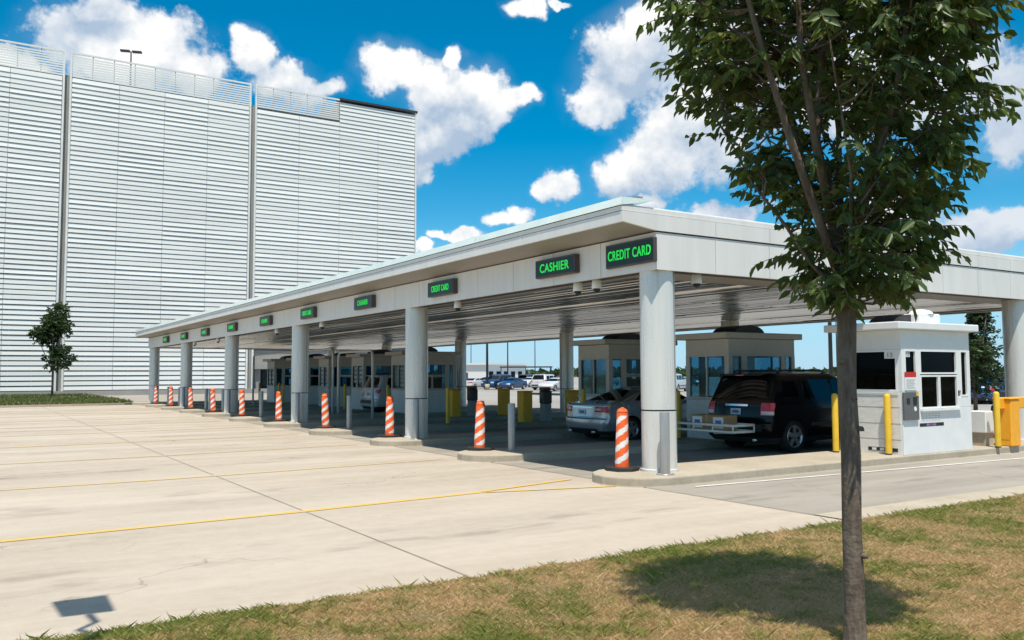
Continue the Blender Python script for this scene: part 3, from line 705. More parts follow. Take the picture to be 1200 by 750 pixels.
labs = {2:'tan toll booth with blue windows behind the silver sedan',5:'grey-white toll booth seen just right of the second front column',6:'toll booth with a white vehicle in front of it',7:'dim toll booth left of the one behind the white vehicle',8:'dim toll booth seen right beside the third front column',9:'farthest dim toll booth left of the third front column'}
for k, lab in labs.items():
    c = copy_tree(bt2); c.location = (5.88 if k < 5 else 6.0, P*k, .15); c['label'] = lab

# ------------------------------------------------------------------ channelizers and bollards
def channelizer():
    s = thing('traffic_channelizer', '', 'traffic post', (0,0,0), 0, 'orange striped posts at the island noses')
    b = MB(); b.prism([(.30*math.cos(t)*(1.15 if abs(math.cos(t))>.5 else 1), .30*math.sin(t)) for t in np.linspace(0,2*math.pi,9)[:-1]+R(22.5)], 0, .055); b.build('rubber_base', BLACKP, s, bevel=.012)
    # body with helical stripes as geometry
    n = 24; hs = np.linspace(.05,.98,62); V = []; F = []; mi = []
    for h in hs:
        r = .122-.024*(h-.05)/.93
        for k in range(n): t = 2*math.pi*k/n; V.append((r*math.cos(t), r*math.sin(t), h))
    for i in range(len(hs)-1):
        for k in range(n):
            F.append((i*n+k,i*n+(k+1)%n,(i+1)*n+(k+1)%n,(i+1)*n+k))
            t = (k+.5)/n; ph = ((hs[i]/.235) - t*2.0 + .35) % 1.0
            mi.append(1 if ph < .44 and .10 < hs[i] < .93 else 0)
    b = MB(); b.add(V, F, 0, True); b.mi = mi; 
    b.lathe([(.098,.98),(.094,1.01),(.07,1.045),(.035,1.058),(0,1.06)], n=24)
    b.build('post_body', [ORANGE, REFLW], s)
    b = MB(); b.obox((0,0,1.03),(.17,.05,.09)); b.build('grab_handle', ORANGE, s, bevel=.02, seg=2)
    return s
ch = channelizer(); ordn = ['nearest','second','third','fourth','fifth','sixth','seventh','eighth','ninth','farthest']
nexto = ['beside the thick corner column','on the island between the first two columns','beside the second front column','between the second and third columns','beside the third front column','between the third and fourth columns','beside the fourth front column','between the fourth and fifth columns','beside the fifth front column','before the end column']
for k in range(10):
    c = ch if k == 0 else copy_tree(ch)
    c.location = (-.46 + rng.normal(0,.04)*(k > 0), P*k+.5+ (0.12*k if k else -.06)*.9, .15); c.rotation_euler = (rng.normal(0,.022), rng.normal(0,.022), rng.random()*6.28)
    c['label'] = '%s orange and white striped channelizer post, %s' % (ordn[k], nexto[k])
def bollard(kind):
    s = thing('steel_bollard' if kind == 's' else 'yellow_bollard', '', 'bollard')
    if kind == 's':
        b = MB(); b.lathe([(.08,0),(.08,1.0),(.074,1.02),(.0,1.025)], n=24); b.build('post', STEEL, s, sharp=40)
        b = MB(); b.lathe([(.15,0),(.15,.012),(.09,.02)], n=24); b.build('base_plate', STEEL, s)
    else:
        b = MB(); b.lathe([(.065,0),(.065,1.17),(.056,1.205),(.03,1.225),(0,1.23)], n=24); b.build('post', YELLOW, s, sharp=40)
        b = MB(); b.lathe([(.0655,.0),(.0665,.03)], n=24, cap=False); b.build('base_collar', DARKM, s)
    return s
sb = bollard('s'); sb['group'] = 'steel bollards at the islands'
for k in range(10):
    c = sb if k == 0 else copy_tree(sb)
    c.location = ((-.30,-.47,.15) if k == 0 else (-.22,P*k-.42,.15)) if k % 2 == 0 else (0,P*k+.02,.15)
    c['label'] = '%s brushed steel bollard, %s' % (ordn[k], ['in front of the thick corner column','on the island between the first two columns','in front of the second column','between the second and third columns','in front of the third column','between the third and fourth columns','in front of the fourth column','between the fourth and fifth columns','in front of the fifth column','before the end column'][k])
for k, yq in ((7,P*7-1.2),(8,P*8+1.1),(9,P*9-1.0),(6,P*6+1.0)):
    c = copy_tree(sb); c.location = (-.1,yq,.15); c['label'] = 'small far steel bollard, standing alone near the %s post of the row' % ordn[k]
yb = bollard('y'); yb['group'] = 'yellow bollards guarding the booths'
ylist = [(5.33,.48,'yellow bollard in front of the black SUV, left of the tree trunk'),(5.72,-.47,'yellow bollard at the left corner of the white booth, right of the tree trunk'),
         (9.18,-.80,'yellow bollard beside the orange barrier gate'),
         (5.2,P+.35,'yellow bollard behind the corner column beside the SUV'),(5.2,2*P-.4,'yellow bollard by the tan booth behind the sedan'),(5.3,5*P-.45,'yellow bollard before the grey-white booth'),
         (3.6,3*P+.3,'yellow bollard rising behind the steel bollard near the gates'),(7.6,2*P+.75,'yellow bollard left of the silver sedan'),
         (5.2,6*P+.45,'yellow bollard left of the white vehicle'),(5.2,6*P-.45,'yellow bollard right of the white vehicle'),(5.2,7*P+.4,'yellow bollard at the dim booth beside the ticket machine'),
         (5.2,8*P-.4,'yellow bollard behind the third front column'),(5.2,8*P+.4,'yellow bollard left of the third front column'),(5.2,9*P-.4,'yellow bollard at the farthest booth')]
for i, (xq,yq,lab) in enumerate(ylist):
    c = yb if i == 0 else copy_tree(yb); c.location = (xq,yq,.15); c['label'] = lab
# barrier gates and ticket machines in the unattended lanes
def gate(loc, label, body, arm_dir=-1, rz=0, arm=2.6):
    s = thing('barrier_gate', label, 'barrier gate', loc, rz, 'yellow barrier gate cabinets')
    b = MB(); b.box(-.19,.19,-.19,.19,0,1.04); b.build('cabinet', body, s, bevel=.02)
    b = MB(); b.box(-.21,.21,-.21,.21,1.042,1.08); b.build('lid', body, s, bevel=.012)
    b = MB(); b.box(-.1955,-.1925,-.14,.14,.15,.85); b.lathe([(.02,-.215),(.02,-.19)],(0,.10,.5),10,axis='x'); b.build('door', body, s)
    b = MB(); b.lathe([(.09,0),(.09,.12)],(0,.19,.82),16,axis='y'); b.build('arm_hub', DARKM, s)
    return s
def machine(loc, label, rz=0):
    s = thing('ticket_machine', label, 'ticket machine', loc, rz, 'ticket machines by the gates')
    b = MB(); b.box(-.15,.15,-.15,.15,0,.62); b.build('pedestal', mat('pedestal_grey',(.34,.35,.36),.5) if 'pedestal_grey' not in bpy.data.materials else bpy.data.materials['pedestal_grey'], s, bevel=.015)
    b = MB(); b.box(-.17,.17,-.17,.17,.622,1.08); b.build('head', DARKM, s, bevel=.03)
    b = MB(); b.box(-.176,-.169,-.11,.11,.82,1.02); b.build('screen', LEDFACE, s)
    b = MB(); b.box(-.19,.14,-.15,.15,1.082,1.20); b.build('hood', mat('machine_hood_red',(.22,.05,.04),.5) if 'machine_hood_red' not in bpy.data.materials else bpy.data.materials['machine_hood_red'], s, bevel=.03)
    return s
gate((6.4,3*P-.15,.15),'taller yellow gate cabinet nearest the silver sedan',YELLOWD)
machine((7.2,3*P-.25,.15),'black-headed ticket machine right of the tall yellow gate cabinet')
gate((8.5,3*P-.05,.15),'yellow gate cabinet touching the rear column left of the sedan',YELLOWD)
gate((6.3,4*P+.1,.15),'yellow gate cabinet right of the grey-white booth',YELLOWD)
machine((7.0,4*P-.1,.15),'black-headed ticket machine with red hood between two yellow cabinets')
gate((8.6,4*P+.1,.15),'yellow gate cabinet in the middle of the open lane view',YELLOWD)
gate((5.0,7*P+.3,.15),'dim yellow gate cabinet left of the white vehicle',YELLOWD)
machine((4.6,7*P-.3,.15),'dark ticket machine left of the white vehicle')
for k in range(3,5):
    s = thing('gate_arm_post','grey lane post with a white raised arm' if k == 3 else 'grey lane post with a lowered white arm','gate post',(9.6,k*P+.35,.15),0,'gate arms across the open lanes')
    b = MB(); b.box(-.12,.12,-.12,.12,0,.95); b.build('post', STEEL, s, bevel=.02)
    b = MB(); b.obox((0,-2.0,.86),(.05,3.8,.09)); b.build('arm', WHITEP, s)
g = gate((9.86,-.66,.15),'bright orange barrier gate at the right edge past the white booth',ORANGEB)
b = MB(); b.obox((.25,.02,.955),(1.25,.16,.26)); b.build('counterweight_arm', ORANGEB, g, bevel=.02)
s = thing('utility_cabinet','white utility cabinet behind the yellow bollard and orange gate','cabinet',(9.45,-.30,.15))
b = MB(); b.box(-.22,.22,-.22,.22,.30,.78); b.build('box', WHITEP, s, bevel=.015)
b = MB(); b.box(-.17,.17,-.17,.17,0,.30); b.build('base', CONC_T, s)
b = MB(); b.box(-.19,.19,-.226,-.221,.34,.74); b.build('door', BOOTHW, s)
for i, (ya,yb2,zt,lab) in enumerate(((25.9,38.6,2.98,'long white pipe clearance frame across the far lanes'),(21.4,25.2,2.80,'short white pipe clearance frame before the booth behind the white vehicle'))):
    s = thing('clearance_frame',lab,'clearance bar',(3.9,0,.0),0,'white clearance frames')
    b = MB(); r_ = .25; pts = [(0,ya,.05),(0,ya,zt-r_)]+[(0,ya+r_-r_*math.cos(t),zt-r_+r_*math.sin(t)) for t in np.linspace(0,math.pi/2,5)[1:]]+[(0,yb2-r_+r_*math.sin(t),zt-r_+r_*math.cos(t)) for t in np.linspace(0,math.pi/2,5)]+[(0,yb2,.05)]
    b.tube(pts,.055,10); b.build('pipe', WHITEP, s)
    b = MB(); b.lathe([(.12,.0),(.12,.06)],(0,ya,.0),12); b.lathe([(.12,0),(.12,.06)],(0,yb2,0),12); b.build('foot_plate', STEEL, s)

# ------------------------------------------------------------------ vehicles
TYRE = mat('tyre_rubber',(.015,.015,.016),.8,0,.3,10); RIM = mat('wheel_alloy',(.55,.55,.56),.3,.9,.1); CARGLASS = mat('car_glass',(.004,.005,.006),.03,0,.1,spec=.3)
TAIL = mat('tail_lamp_red',(.62,.012,.018),.12,0,.1,spec=.7); TAILW = mat('tail_lamp_clear',(.62,.55,.52),.15,0,.1); CHROME = mat('chrome',(.75,.75,.76),.12,1.0,.05)
HEADL = mat('headlamp_clear',(.6,.62,.64),.1,0,.1); TRIM = mat('dark_trim',(.022,.022,.024),.55,0,.15); PLATE = mat('plate_white',(.60,.66,.68),.5,0,.15,12); PLATEB = mat('plate_print',(.06,.16,.30),.6)
def paint(name, c, metal=.0, rough=.25, coat=.7, spec=.5): return mat(name, c, rough, metal, .05, 2.0, coat=coat, spec=spec)
class Car:
    def __init__(s, L): s.L = L
    def lv(s, z):
        L = s.L
        for i in range(len(L)-1):
            if L[i][0] <= z <= L[i+1][0] + 1e-9:
                t = (z-L[i][0])/max(1e-9, L[i+1][0]-L[i][0]); return [a+(c-a)*t for a, c in zip(L[i], L[i+1])]
        return L[-1]
    def half(s, z):
        _, xr, xf, W, r, br, bf = s.lv(z)
        P = []
        for i in range(5): q = (W-r)*i/5; P.append((xr+br*(q/(W-r))**2, q))
        for i in range(6): t = math.pi/2*i/5; P.append((xr+br+r-r*math.cos(t), W-r+r*math.sin(t)))
        x0, x1 = xr+br+r, xf-bf-r
        for i in range(1, 12): P.append((x0+(x1-x0)*i/12, W))
        for i in range(6): t = math.pi/2*i/5; P.append((xf-bf-r+r*math.sin(t), W-r+r*math.cos(t)))
        for i in range(5): q = (W-r)*(4-i)/5; P.append((xf-bf*(q/(W-r))**2, q))
        return P
    def side(s, x, z, off, sg): return (x, sg*(s.lv(z)[3]+off), z)
    def rear(s, y, z, off, front=False):
        _, xr, xf, W, r, br, bf = s.lv(z); a = W-r; y_ = abs(y)
        if y_ <= a: x = (xr+br*(y_/a)**2) if not front else (xf-bf*(y_/a)**2); return (x-off if not front else x+off, y, z)
        t = math.asin(min(1,(y_-a)/r)); rr = r+off
        x = xr+br+r-rr*math.cos(t) if not front else xf-bf-r+rr*math.cos(t)
        return (x, math.copysign(a+rr*math.sin(t), y), z)
def make_car(name, label, cat, loc, rz, L, wheels, wr, P_, roof_c, wins, detail=True, group=None):
    c = Car(L); s = thing(name, label, cat, loc, rz, group)
    b = MB(); V = []; n = None
    for l in L:
        h = c.half(l[0]); loop = h + [(x,-y) for x, y in reversed(h[1:-1])]
        n = len(loop); V += [(x,y,l[0]) for x, y in loop]
    F = [(i*n+k,i*n+(k+1)%n,(i+1)*n+(k+1)%n,(i+1)*n+k) for i in range(len(L)-1) for k in range(n)]
    nv = len(V); V.append((sum(L[-1][1:3])/2,0,L[-1][0]+roof_c)); V.append((sum(L[0][1:3])/2,0,L[0][0]))
    F += [((len(L)-1)*n+k,(len(L)-1)*n+(k+1)%n,nv) for k in range(n)] + [((k+1)%n,k,nv+1) for k in range(n)]
    b.add(V, F, 0, True)
    for i, f in enumerate(b.f):
        if max(b.v[q][2] for q in f) <= L[1][0]+1e-6: b.mi[i] = 1
    body = b.build('body', [P_, TRIM], s)
    cb = MB()
    for xw in wheels:
        for sg in (-1, 1):
            cb.lathe([(wr*1.13,min(sg*.60,sg*1.25)),(wr*1.13,max(sg*.60,sg*1.25))],(xw,0,wr),28,1,axis='y')
    cu = cb.build('cut', [P_, TRIM]); cu.location = loc; cu.rotation_euler = (0,0,rz)
    cu.parent = s; cu.location = (0,0,0); cu.rotation_euler = (0,0,0)
    md = body.modifiers.new('b','BOOLEAN'); md.object = cu; md.operation = 'DIFFERENCE'; md.solver = 'EXACT'
    bpy.context.view_layer.update()
    dg = bpy.context.evaluated_depsgraph_get(); me = bpy.data.meshes.new_from_object(body.evaluated_get(dg))
    body.modifiers.clear(); body.data = me; bpy.data.objects.remove(cu)
    me.set_sharp_from_angle(angle=R(32))
    W0 = c.lv(.5)[3]
    for xw in wheels:
        for sg in (-1, 1):
            b = MB(); w = .215; yo = sg*(W0-.02); yi = yo-sg*w
            ys = [yi, yi+sg*.02, yo-sg*.03, yo-sg*.005, yo-sg*.01]; rs = [wr*.7, wr*.99, wr, wr*.93, wr*.68]
            b.lathe([(r_, y_) for r_, y_ in zip(rs, ys)],(xw,0,wr),32,axis='y',cap=False)
            b.lathe([(wr*.68,yo-sg*.01),(wr*.66,yo-sg*.08),(0.02,yo-sg*.085)],(xw,0,wr),32,axis='y',cap=False)
            wo_ = b.build('wheel', TYRE, s, sharp=50)
            b = MB(); b.lathe([(wr*.69,yo-sg*.012),(wr*.66,yo-sg*.004),(wr*.60,yo-sg*.03),(wr*.58,yo-sg*.06)],(xw,0,wr),32,axis='y',cap=False)
            b.lathe([(wr*.20,yo-sg*.05),(wr*.17,yo-sg*.015),(0.001,yo-sg*.01)],(xw,0,wr),16,axis='y',cap=False)
            for k in range(5):
                t = 2*math.pi*k/5+.3; u = Vector((math.cos(t),0,math.sin(t))); q = Vector((-math.sin(t),0,math.cos(t))); C0 = Vector((xw,0,wr))
                a_, e_ = wr*.12, wr*.64; y1 = yo-sg*.02; y2 = yo-sg*.05
                b.add([C0+u*a_+q*.055+Vector((0,y1,0)),C0+u*e_+q*.045+Vector((0,y1+sg*.005,0)),C0+u*e_-q*.045+Vector((0,y1+sg*.005,0)),C0+u*a_-q*.055+Vector((0,y1,0)),
                       C0+u*a_+q*.055+Vector((0,y2,0)),C0+u*e_+q*.045+Vector((0,y2,0)),C0+u*e_-q*.045+Vector((0,y2,0)),C0+u*a_-q*.055+Vector((0,y2,0))],
                      [(0,1,2,3),(0,4,5,1),(3,2,6,7),(1,5,6,2),(0,3,7,4)])
            b.build('rim', RIM, wo_, sharp=40)
    def grid(name, rows, M, parent=s, smooth=True):
        b = MB(); k = len(rows[0]); b.add([p for r_ in rows for p in r_], [(i*k+j,i*k+j+1,(i+1)*k+j+1,(i+1)*k+j) for i in range(len(rows)-1) for j in range(k-1)], 0, smooth)
        return b.build(name, M, parent)
    def endpatch(name, zs, hw, M, off=.006, front=False, n=12, parent=s, y0=None):
        rows = []
        for z in zs:
            w = hw(z) if callable(hw) else hw; a = -w if y0 is None else y0
            rows.append([c.rear(a+(w-a)*i/n, z, off, front) for i in range(n+1)])
        return grid(name, rows, M, parent)
    def sidepoly(name, poly, M, off=.006, parent=s, both=True):
        for sg in ((-1,1) if both else (-1,)):
            b = MB(); b.add([c.side(x,z,off,sg) for x,z in poly],[tuple(range(len(poly)))]); b.build(name, M, parent)
    for poly in wins['side']: sidepoly('side_window', poly, CARGLASS)
    endpatch('rear_window', wins['rear'][0], wins['rear'][1], CARGLASS); endpatch('windshield', wins['front'][0], wins['front'][1], CARGLASS, front=True)
    return s, c, grid, endpatch, sidepoly
SUV_L = [(.24,.16,4.60,.86,.15,.03,.10),(.36,.04,4.70,.93,.13,.05,.12),(.52,.0,4.77,.975,.12,.06,.14),(.68,.02,4.77,.98,.12,.06,.14),(.72,.09,4.74,.975,.12,.05,.13),(.98,.11,4.70,.98,.12,.05,.12),(1.08,.13,4.50,.965,.12,.05,.12),
         (1.16,.15,3.62,.95,.12,.05,.12),(1.20,.17,3.54,.94,.12,.05,.12),(1.71,.38,2.82,.82,.12,.05,.10),(1.78,.44,2.68,.77,.14,.05,.10),(1.82,.60,2.45,.64,.16,.05,.1)]
SEDAN_L = [(.20,.22,4.55,.78,.20,.06,.16),(.30,.07,4.70,.86,.20,.08,.2),(.46,.0,4.80,.90,.20,.10,.22),(.60,.02,4.80,.91,.20,.10,.22),(.64,.07,4.75,.905,.20,.09,.2),(.76,.09,4.66,.905,.18,.08,.2),(.86,.09,4.35,.905,.16,.08,.2),(.96,.10,3.75,.895,.16,.08,.16),
           (1.01,.14,3.60,.88,.16,.08,.14),(1.05,.55,3.50,.84,.16,.06,.14),(1.07,.80,3.45,.82,.16,.05,.14),(1.36,1.62,2.72,.64,.16,.05,.14),(1.42,1.85,2.55,.57,.16,.05,.12),(1.45,2.05,2.38,.48,.16,.04,.1)]
def suv(name, label, loc, rz, P_, cat='car', group=None, full=False):
    wins = {'side':[[(.62,1.22),(1.32,1.22),(1.32,1.66),(.72,1.66)],[(1.40,1.22),(2.30,1.22),(2.28,1.66),(1.40,1.66)],[(2.38,1.22),(3.40,1.22),(2.84,1.66),(2.38,1.66)]],
            'rear':(np.linspace(1.22,1.69,6), lambda z: .80-(z-1.2)*.28),'front':(np.linspace(1.23,1.69,6), lambda z: .82-(z-1.2)*.28)}
    s, c, grid, ep, sp = make_car(name, label, cat, loc, rz, SUV_L, (.98,3.70), .37, P_, .012, wins, group=group)
    for sg in (-1,1):
        a_, e_ = (.70,.975) if sg > 0 else (-.975,-.70)
        rows = [[c.rear(a_+(e_-a_)*i/8,z,.012) for i in range(9)] for z in np.linspace(.86,1.14,4)]
        t = grid('tail_light', rows, TAIL)
        rows = [[c.rear(a_+(e_-a_)*i/8*.9+(.02 if sg>0 else 0),z,.018) for i in range(9)] for z in np.linspace(.88,.95,3)]
        grid('reverse_lamp', rows, TAILW, t)
        rows = [[c.rear(.55*sg+.38*sg*i/8,z,.012,True) for i in range(9)] for z in np.linspace(.78,.94,3)]
        grid('headlight', rows, HEADL)
        b = MB(); b.tube([(.75,sg*.66,1.82),(.85,sg*.66,1.865),(2.25,sg*.66,1.87),(2.42,sg*.66,1.81)],.022,8); b.build('roof_rail', TRIM, s)
        b = MB(); b.obox((3.12,sg*1.06,1.20),(.13,.20,.15)); b.build('side_mirror', P_, s, bevel=.03, seg=2)
        b = MB(); 
        for xq in (1.78,2.72): b = MB(); b.obox((xq,sg*.985,1.02),(.16,.03,.025)); b.build('door_handle', TRIM, s)
        for xq in (1.36,2.34,3.36): b = MB(); b.add([c.side(xq+o_,z,.003,sg) for z in (.42,.70,.98,1.14) for o_ in (-.006,.006)],[(2*i,2*i+1,2*i+3,2*i+2) for i in range(3)]); b.build('door_seam', BLACKP, s)
        b = MB(); b.add([c.side(x,z,.006,sg) for x,z in [(1.5,.60),(3.2,.60),(3.2,.68),(1.5,.68)]],[(0,1,2,3)]); b.build('side_moulding', TRIM, s)
    ep('bumper_step', (.50,.56,.60,.66), .80, TRIM, .012)
    p = ep('licence_plate', (.86,.93,1.00), .155, PLATE, .016, n=4); ep('plate_print', (.90,.96), .10, PLATEB, .019, n=4, parent=p)
    if full: ep('chrome_badge', (1.055,1.10), .34, CHROME, .018, n=10)
    b = MB(); b.obox((.40,0,1.775),(.30,1.30,.04),ry=-.10); sp_ = b.build('spoiler', P_, s, bevel=.015); b = MB(); b.obox((.255,0,1.76),(.02,.26,.025)); b.build('brake_light', TAIL, sp_)
    return s, c
def sedan(name, label, loc, rz, P_, cat='car', group=None):
    wins = {'side':[[(1.25,1.085),(1.72,1.085),(1.72,1.34),(1.62,1.32)],[(1.80,1.085),(2.35,1.085),(2.35,1.345),(1.80,1.345)],[(2.43,1.085),(3.32,1.085),(2.78,1.345),(2.43,1.345)]],
            'rear':(np.linspace(1.085,1.355,6), lambda z: .70-(z-1.08)*.45),'front':(np.linspace(1.085,1.35,6), lambda z: .72-(z-1.08)*.45)}
    s, c, grid, ep, sp = make_car(name, label, cat, loc, rz, SEDAN_L, (1.08,3.85), .325, P_, .01, wins, group=group)
    for sg in (-1,1):
        rows = [[c.rear((.50+.40*i/10)*sg,z,.008) for i in range(11)] for z in np.linspace(.79,.94,4)]
        t = grid('tail_light', rows, TAIL)
        rows = [[c.rear((.52+.20*i/10)*sg,z,.012) for i in range(11)] for z in np.linspace(.84,.89,3)]
        grid('reverse_lamp', rows, TAILW, t)
        rows = [[c.rear((.52+.36*i/8)*sg,z,.01,True) for i in range(9)] for z in np.linspace(.66,.78,3)]
        grid('headlight', rows, HEADL)
        b = MB(); b.obox((3.1,sg*.98,1.06),(.12,.18,.12)); b.build('side_mirror', P_, s, bevel=.03, seg=2)
        b = MB()
        for xq in (1.95,2.85): b = MB(); b.obox((xq,sg*.908,.88),(.15,.03,.025)); b.build('door_handle', P_, s)
        for xq in (1.50,2.40,3.38): b = MB(); b.add([c.side(xq+o_,z,.003,sg) for z in (.34,.60,.86,1.04) for o_ in (-.005,.005)],[(2*i,2*i+1,2*i+3,2*i+2) for i in range(3)]); b.build('door_seam', BLACKP, s)
    p = ep('licence_plate', (.72,.79,.86), .155, PLATE, .012, n=4); ep('plate_print', (.76,.82), .10, PLATEB, .015, n=4, parent=p)
    ep('trunk_trim', (.905,.925), .42, CHROME, .010); ep('lower_bumper', (.24,.30,.36), .60, TRIM, .008)
    ep('trunk_seam', (.655,.665), .62, BLACKP, .004)
    b = MB(); 
    for sg in (-1,1): b.lathe([(.035,.02),(.035,.20)],(0,sg*.5,.27),12,axis='x')
    b.build('exhaust_tip', CHROME, s)
    return s, c
BLK = paint('car_paint_black',(.004,.004,.005),rough=.16,coat=.03,spec=.28); SILV = paint('car_paint_silver',(.45,.465,.485),.6,.25); WHT = paint('car_paint_white',(.58,.58,.58)); BLU = paint('car_paint_blue',(.02,.06,.16),.3); RDP = paint('car_paint_red',(.22,.015,.02)); GRY = paint('car_paint_grey',(.16,.17,.18),.6)
s1, c1 = suv('black_suv','black SUV stopped at the tan booth with a loaded rear cargo rack',(4.88,2.90,0),0,BLK,full=True)
RACK = mat('rack_white_paint',(.74,.72,.66),.5,0,.12,8)
b = MB(); x0, x1 = -.86,-.20
for zz in (.52,.66):
    b.tube([(x1,-.80,zz),(x0,-.80,zz),(x0,.95,zz),(x1,.95,zz),(x1,-.80,zz)],.030,8)
for (xq,yq) in ((x0,-.8),(x0,-.2),(x0,.4),(x0,.95),(x1,-.8),(x1,.95),(x1,.1)): b.tube([(xq,yq,.50),(xq,yq,.67)],.018,8)
for yq in np.linspace(-.7,.85,8): b.obox(((x0+x1)/2,yq,.512),(x1-x0,.05,.02))
b.tube([(-.6,.0,.47),(.3,.0,.42)],.03,8); b.build('cargo_rack', RACK, s1)
b = MB(); b.tube([(.05,-.55,.30),(.35,-.55,.30)],.035,10); b.build('exhaust_tip', CHROME, s1)
CARD = mat('cardboard',(.36,.22,.10),.8,0,.10,6)
bx = thing('cardboard_box','brown cardboard box with two white labels on the SUV cargo rack','box',(4.36,2.98,.526),R(2))
b = MB(); b.box(-.20,.20,-.50,.55,0,.34); b.build('carton', CARD, bx, bevel=.008)
b = MB(); b.box(-.20,.20,.02,.07,.3405,.3425); b.box(-.2025,-.2005,.02,.07,.20,.34); b.build('packing_tape', mat('packing_tape',(.45,.30,.15),.3), bx)
for yq in (-.30,.33):
    b = MB(); b.box(-.2035,-.2005,yq-.15,yq+.15,.05,.30); lb = b.build('shipping_label', NOTICE, bx)
    b = MB()
    b.box(-.2055,-.204,yq-.09,yq+.08,.12,.23)
    b.build('label_print', BLUEP, lb)
sedan('silver_sedan','silver sedan stopped beside the booth behind the corner column',(3.92,7.48,0),R(1),SILV)
suv('white_suv','white SUV waiting between the far dim booths',(5.6,26.1,0),0,WHT)
# parked cars in the lot beyond
proto = {}
lot = [(43,83.6,'s','w','white car parked left of the slim poles beyond the gates'),(47.5,80.5,'v','b','blue-windowed dark SUV in the lot behind the lane posts'),(45.5,71.0,'v','w','white SUV in the lot seen right of the yellow cabinets'),(46,66.0,'s','w','white sedan behind the white SUV in the lot'),
       (57.7,77,'s','g','grey sedan far back in the lot, left of the booth behind the silver car'),(62.8,108.8,'s','b','dark blue sedan near the white building'),(65.5,105,'v','w','tall white SUV near the white building'),(55,118,'s','w','white sedan left of the pergola'),(70,100,'s','r','red sedan far back in the lot'),
       (52.5,58.5,'s','b','dark sedan between the two tan booths, farther back'),(49,53.2,'v','w','white SUV seen between corner column and black SUV'),(65,69,'s','w','white sedan between column and tan booth'),(58,63.5,'s','g','grey sedan in the lot between the booths'),
       (38.6,16.1,'s','b','blue sedan with red lamps right of the white booth'),(42.3,16.9,'v','b','blue SUV at the right edge of the lot'),(47,20.5,'s','b','second-row blue sedan behind the slender tree'),(54.6,24.1,'s','w','white sedan far right in the lot'),(52,22.0,'v','g','dark SUV behind the blue sedans'),
       (57.7,41.7,'s','w','white sedan seen left of the tree trunk'),(62,45.5,'v','g','grey SUV left of the tree trunk'),(50,88,'s','g','grey sedan behind the white car in the lot'),(48,78,'s','b','navy sedan in front of the pergola'),(74,95,'v','w','white SUV in the farthest row'),(80,90,'s','w','white sedan in the farthest row'),(85,84,'s','g','grey sedan in the farthest row'),
       (75,60,'s','r','dark red sedan behind the tan booths'),(82,62,'v','w','white SUV far behind the tan booths'),(68,34,'s','w','white sedan behind the tree trunk'),(70,29,'v','b','blue SUV far right behind the tree'),(60,92,'s','w','white sedan in the middle rows of the lot')]
pm = {'w':WHT,'b':BLU,'r':RDP,'g':GRY}
for (xq,yq,kd,cl,lab) in lot:
    key = kd+cl
    if key not in proto:
        o = (sedan if kd == 's' else suv)('parked_car', lab, (xq,yq,-.02), R(205), pm[cl], group='cars parked in the lot beyond')[0]; proto[key] = o
    else:
        o = copy_tree(proto[key]); o.location = (xq,yq,-.02); o['label'] = lab
    o.rotation_euler = (0,0,R(rng.choice([205,28,208,25])+rng.normal(0,2)))

# ------------------------------------------------------------------ trees
def np_leaves(pos, dirs, length, width, tint, rngl):
    n = len(pos); d = dirs/np.linalg.norm(dirs,axis=1,keepdims=True)
    r = rngl.normal(size=(n,3)); r[:,2] *= .5; s = np.cross(d, r); s /= np.linalg.norm(s,axis=1,keepdims=True)+1e-9
    nn = np.cross(s, d); nn *= np.sign(nn[:,2:3]+1e-9); L = length[:,None]; W = width[:,None]
    fold = .35
    V = np.empty((n,6,3)); V[:,0] = pos; V[:,3] = pos+d*L - nn*L*.12
    V[:,1] = pos+d*L*.33+s*W*.5+nn*W*fold*.5; V[:,2] = pos+d*L*.68+s*W*.42+nn*W*fold*.3
    V[:,5] = pos+d*L*.33-s*W*.5+nn*W*fold*.5; V[:,4] = pos+d*L*.68-s*W*.42+nn*W*fold*.3
    F = np.arange(n)[:,None]*6
    F = np.concatenate([F+np.array([[0,1,2,3]]),F+np.array([[0,3,4,5]])])
    return V.reshape(-1,3), F, np.repeat(tint,6)
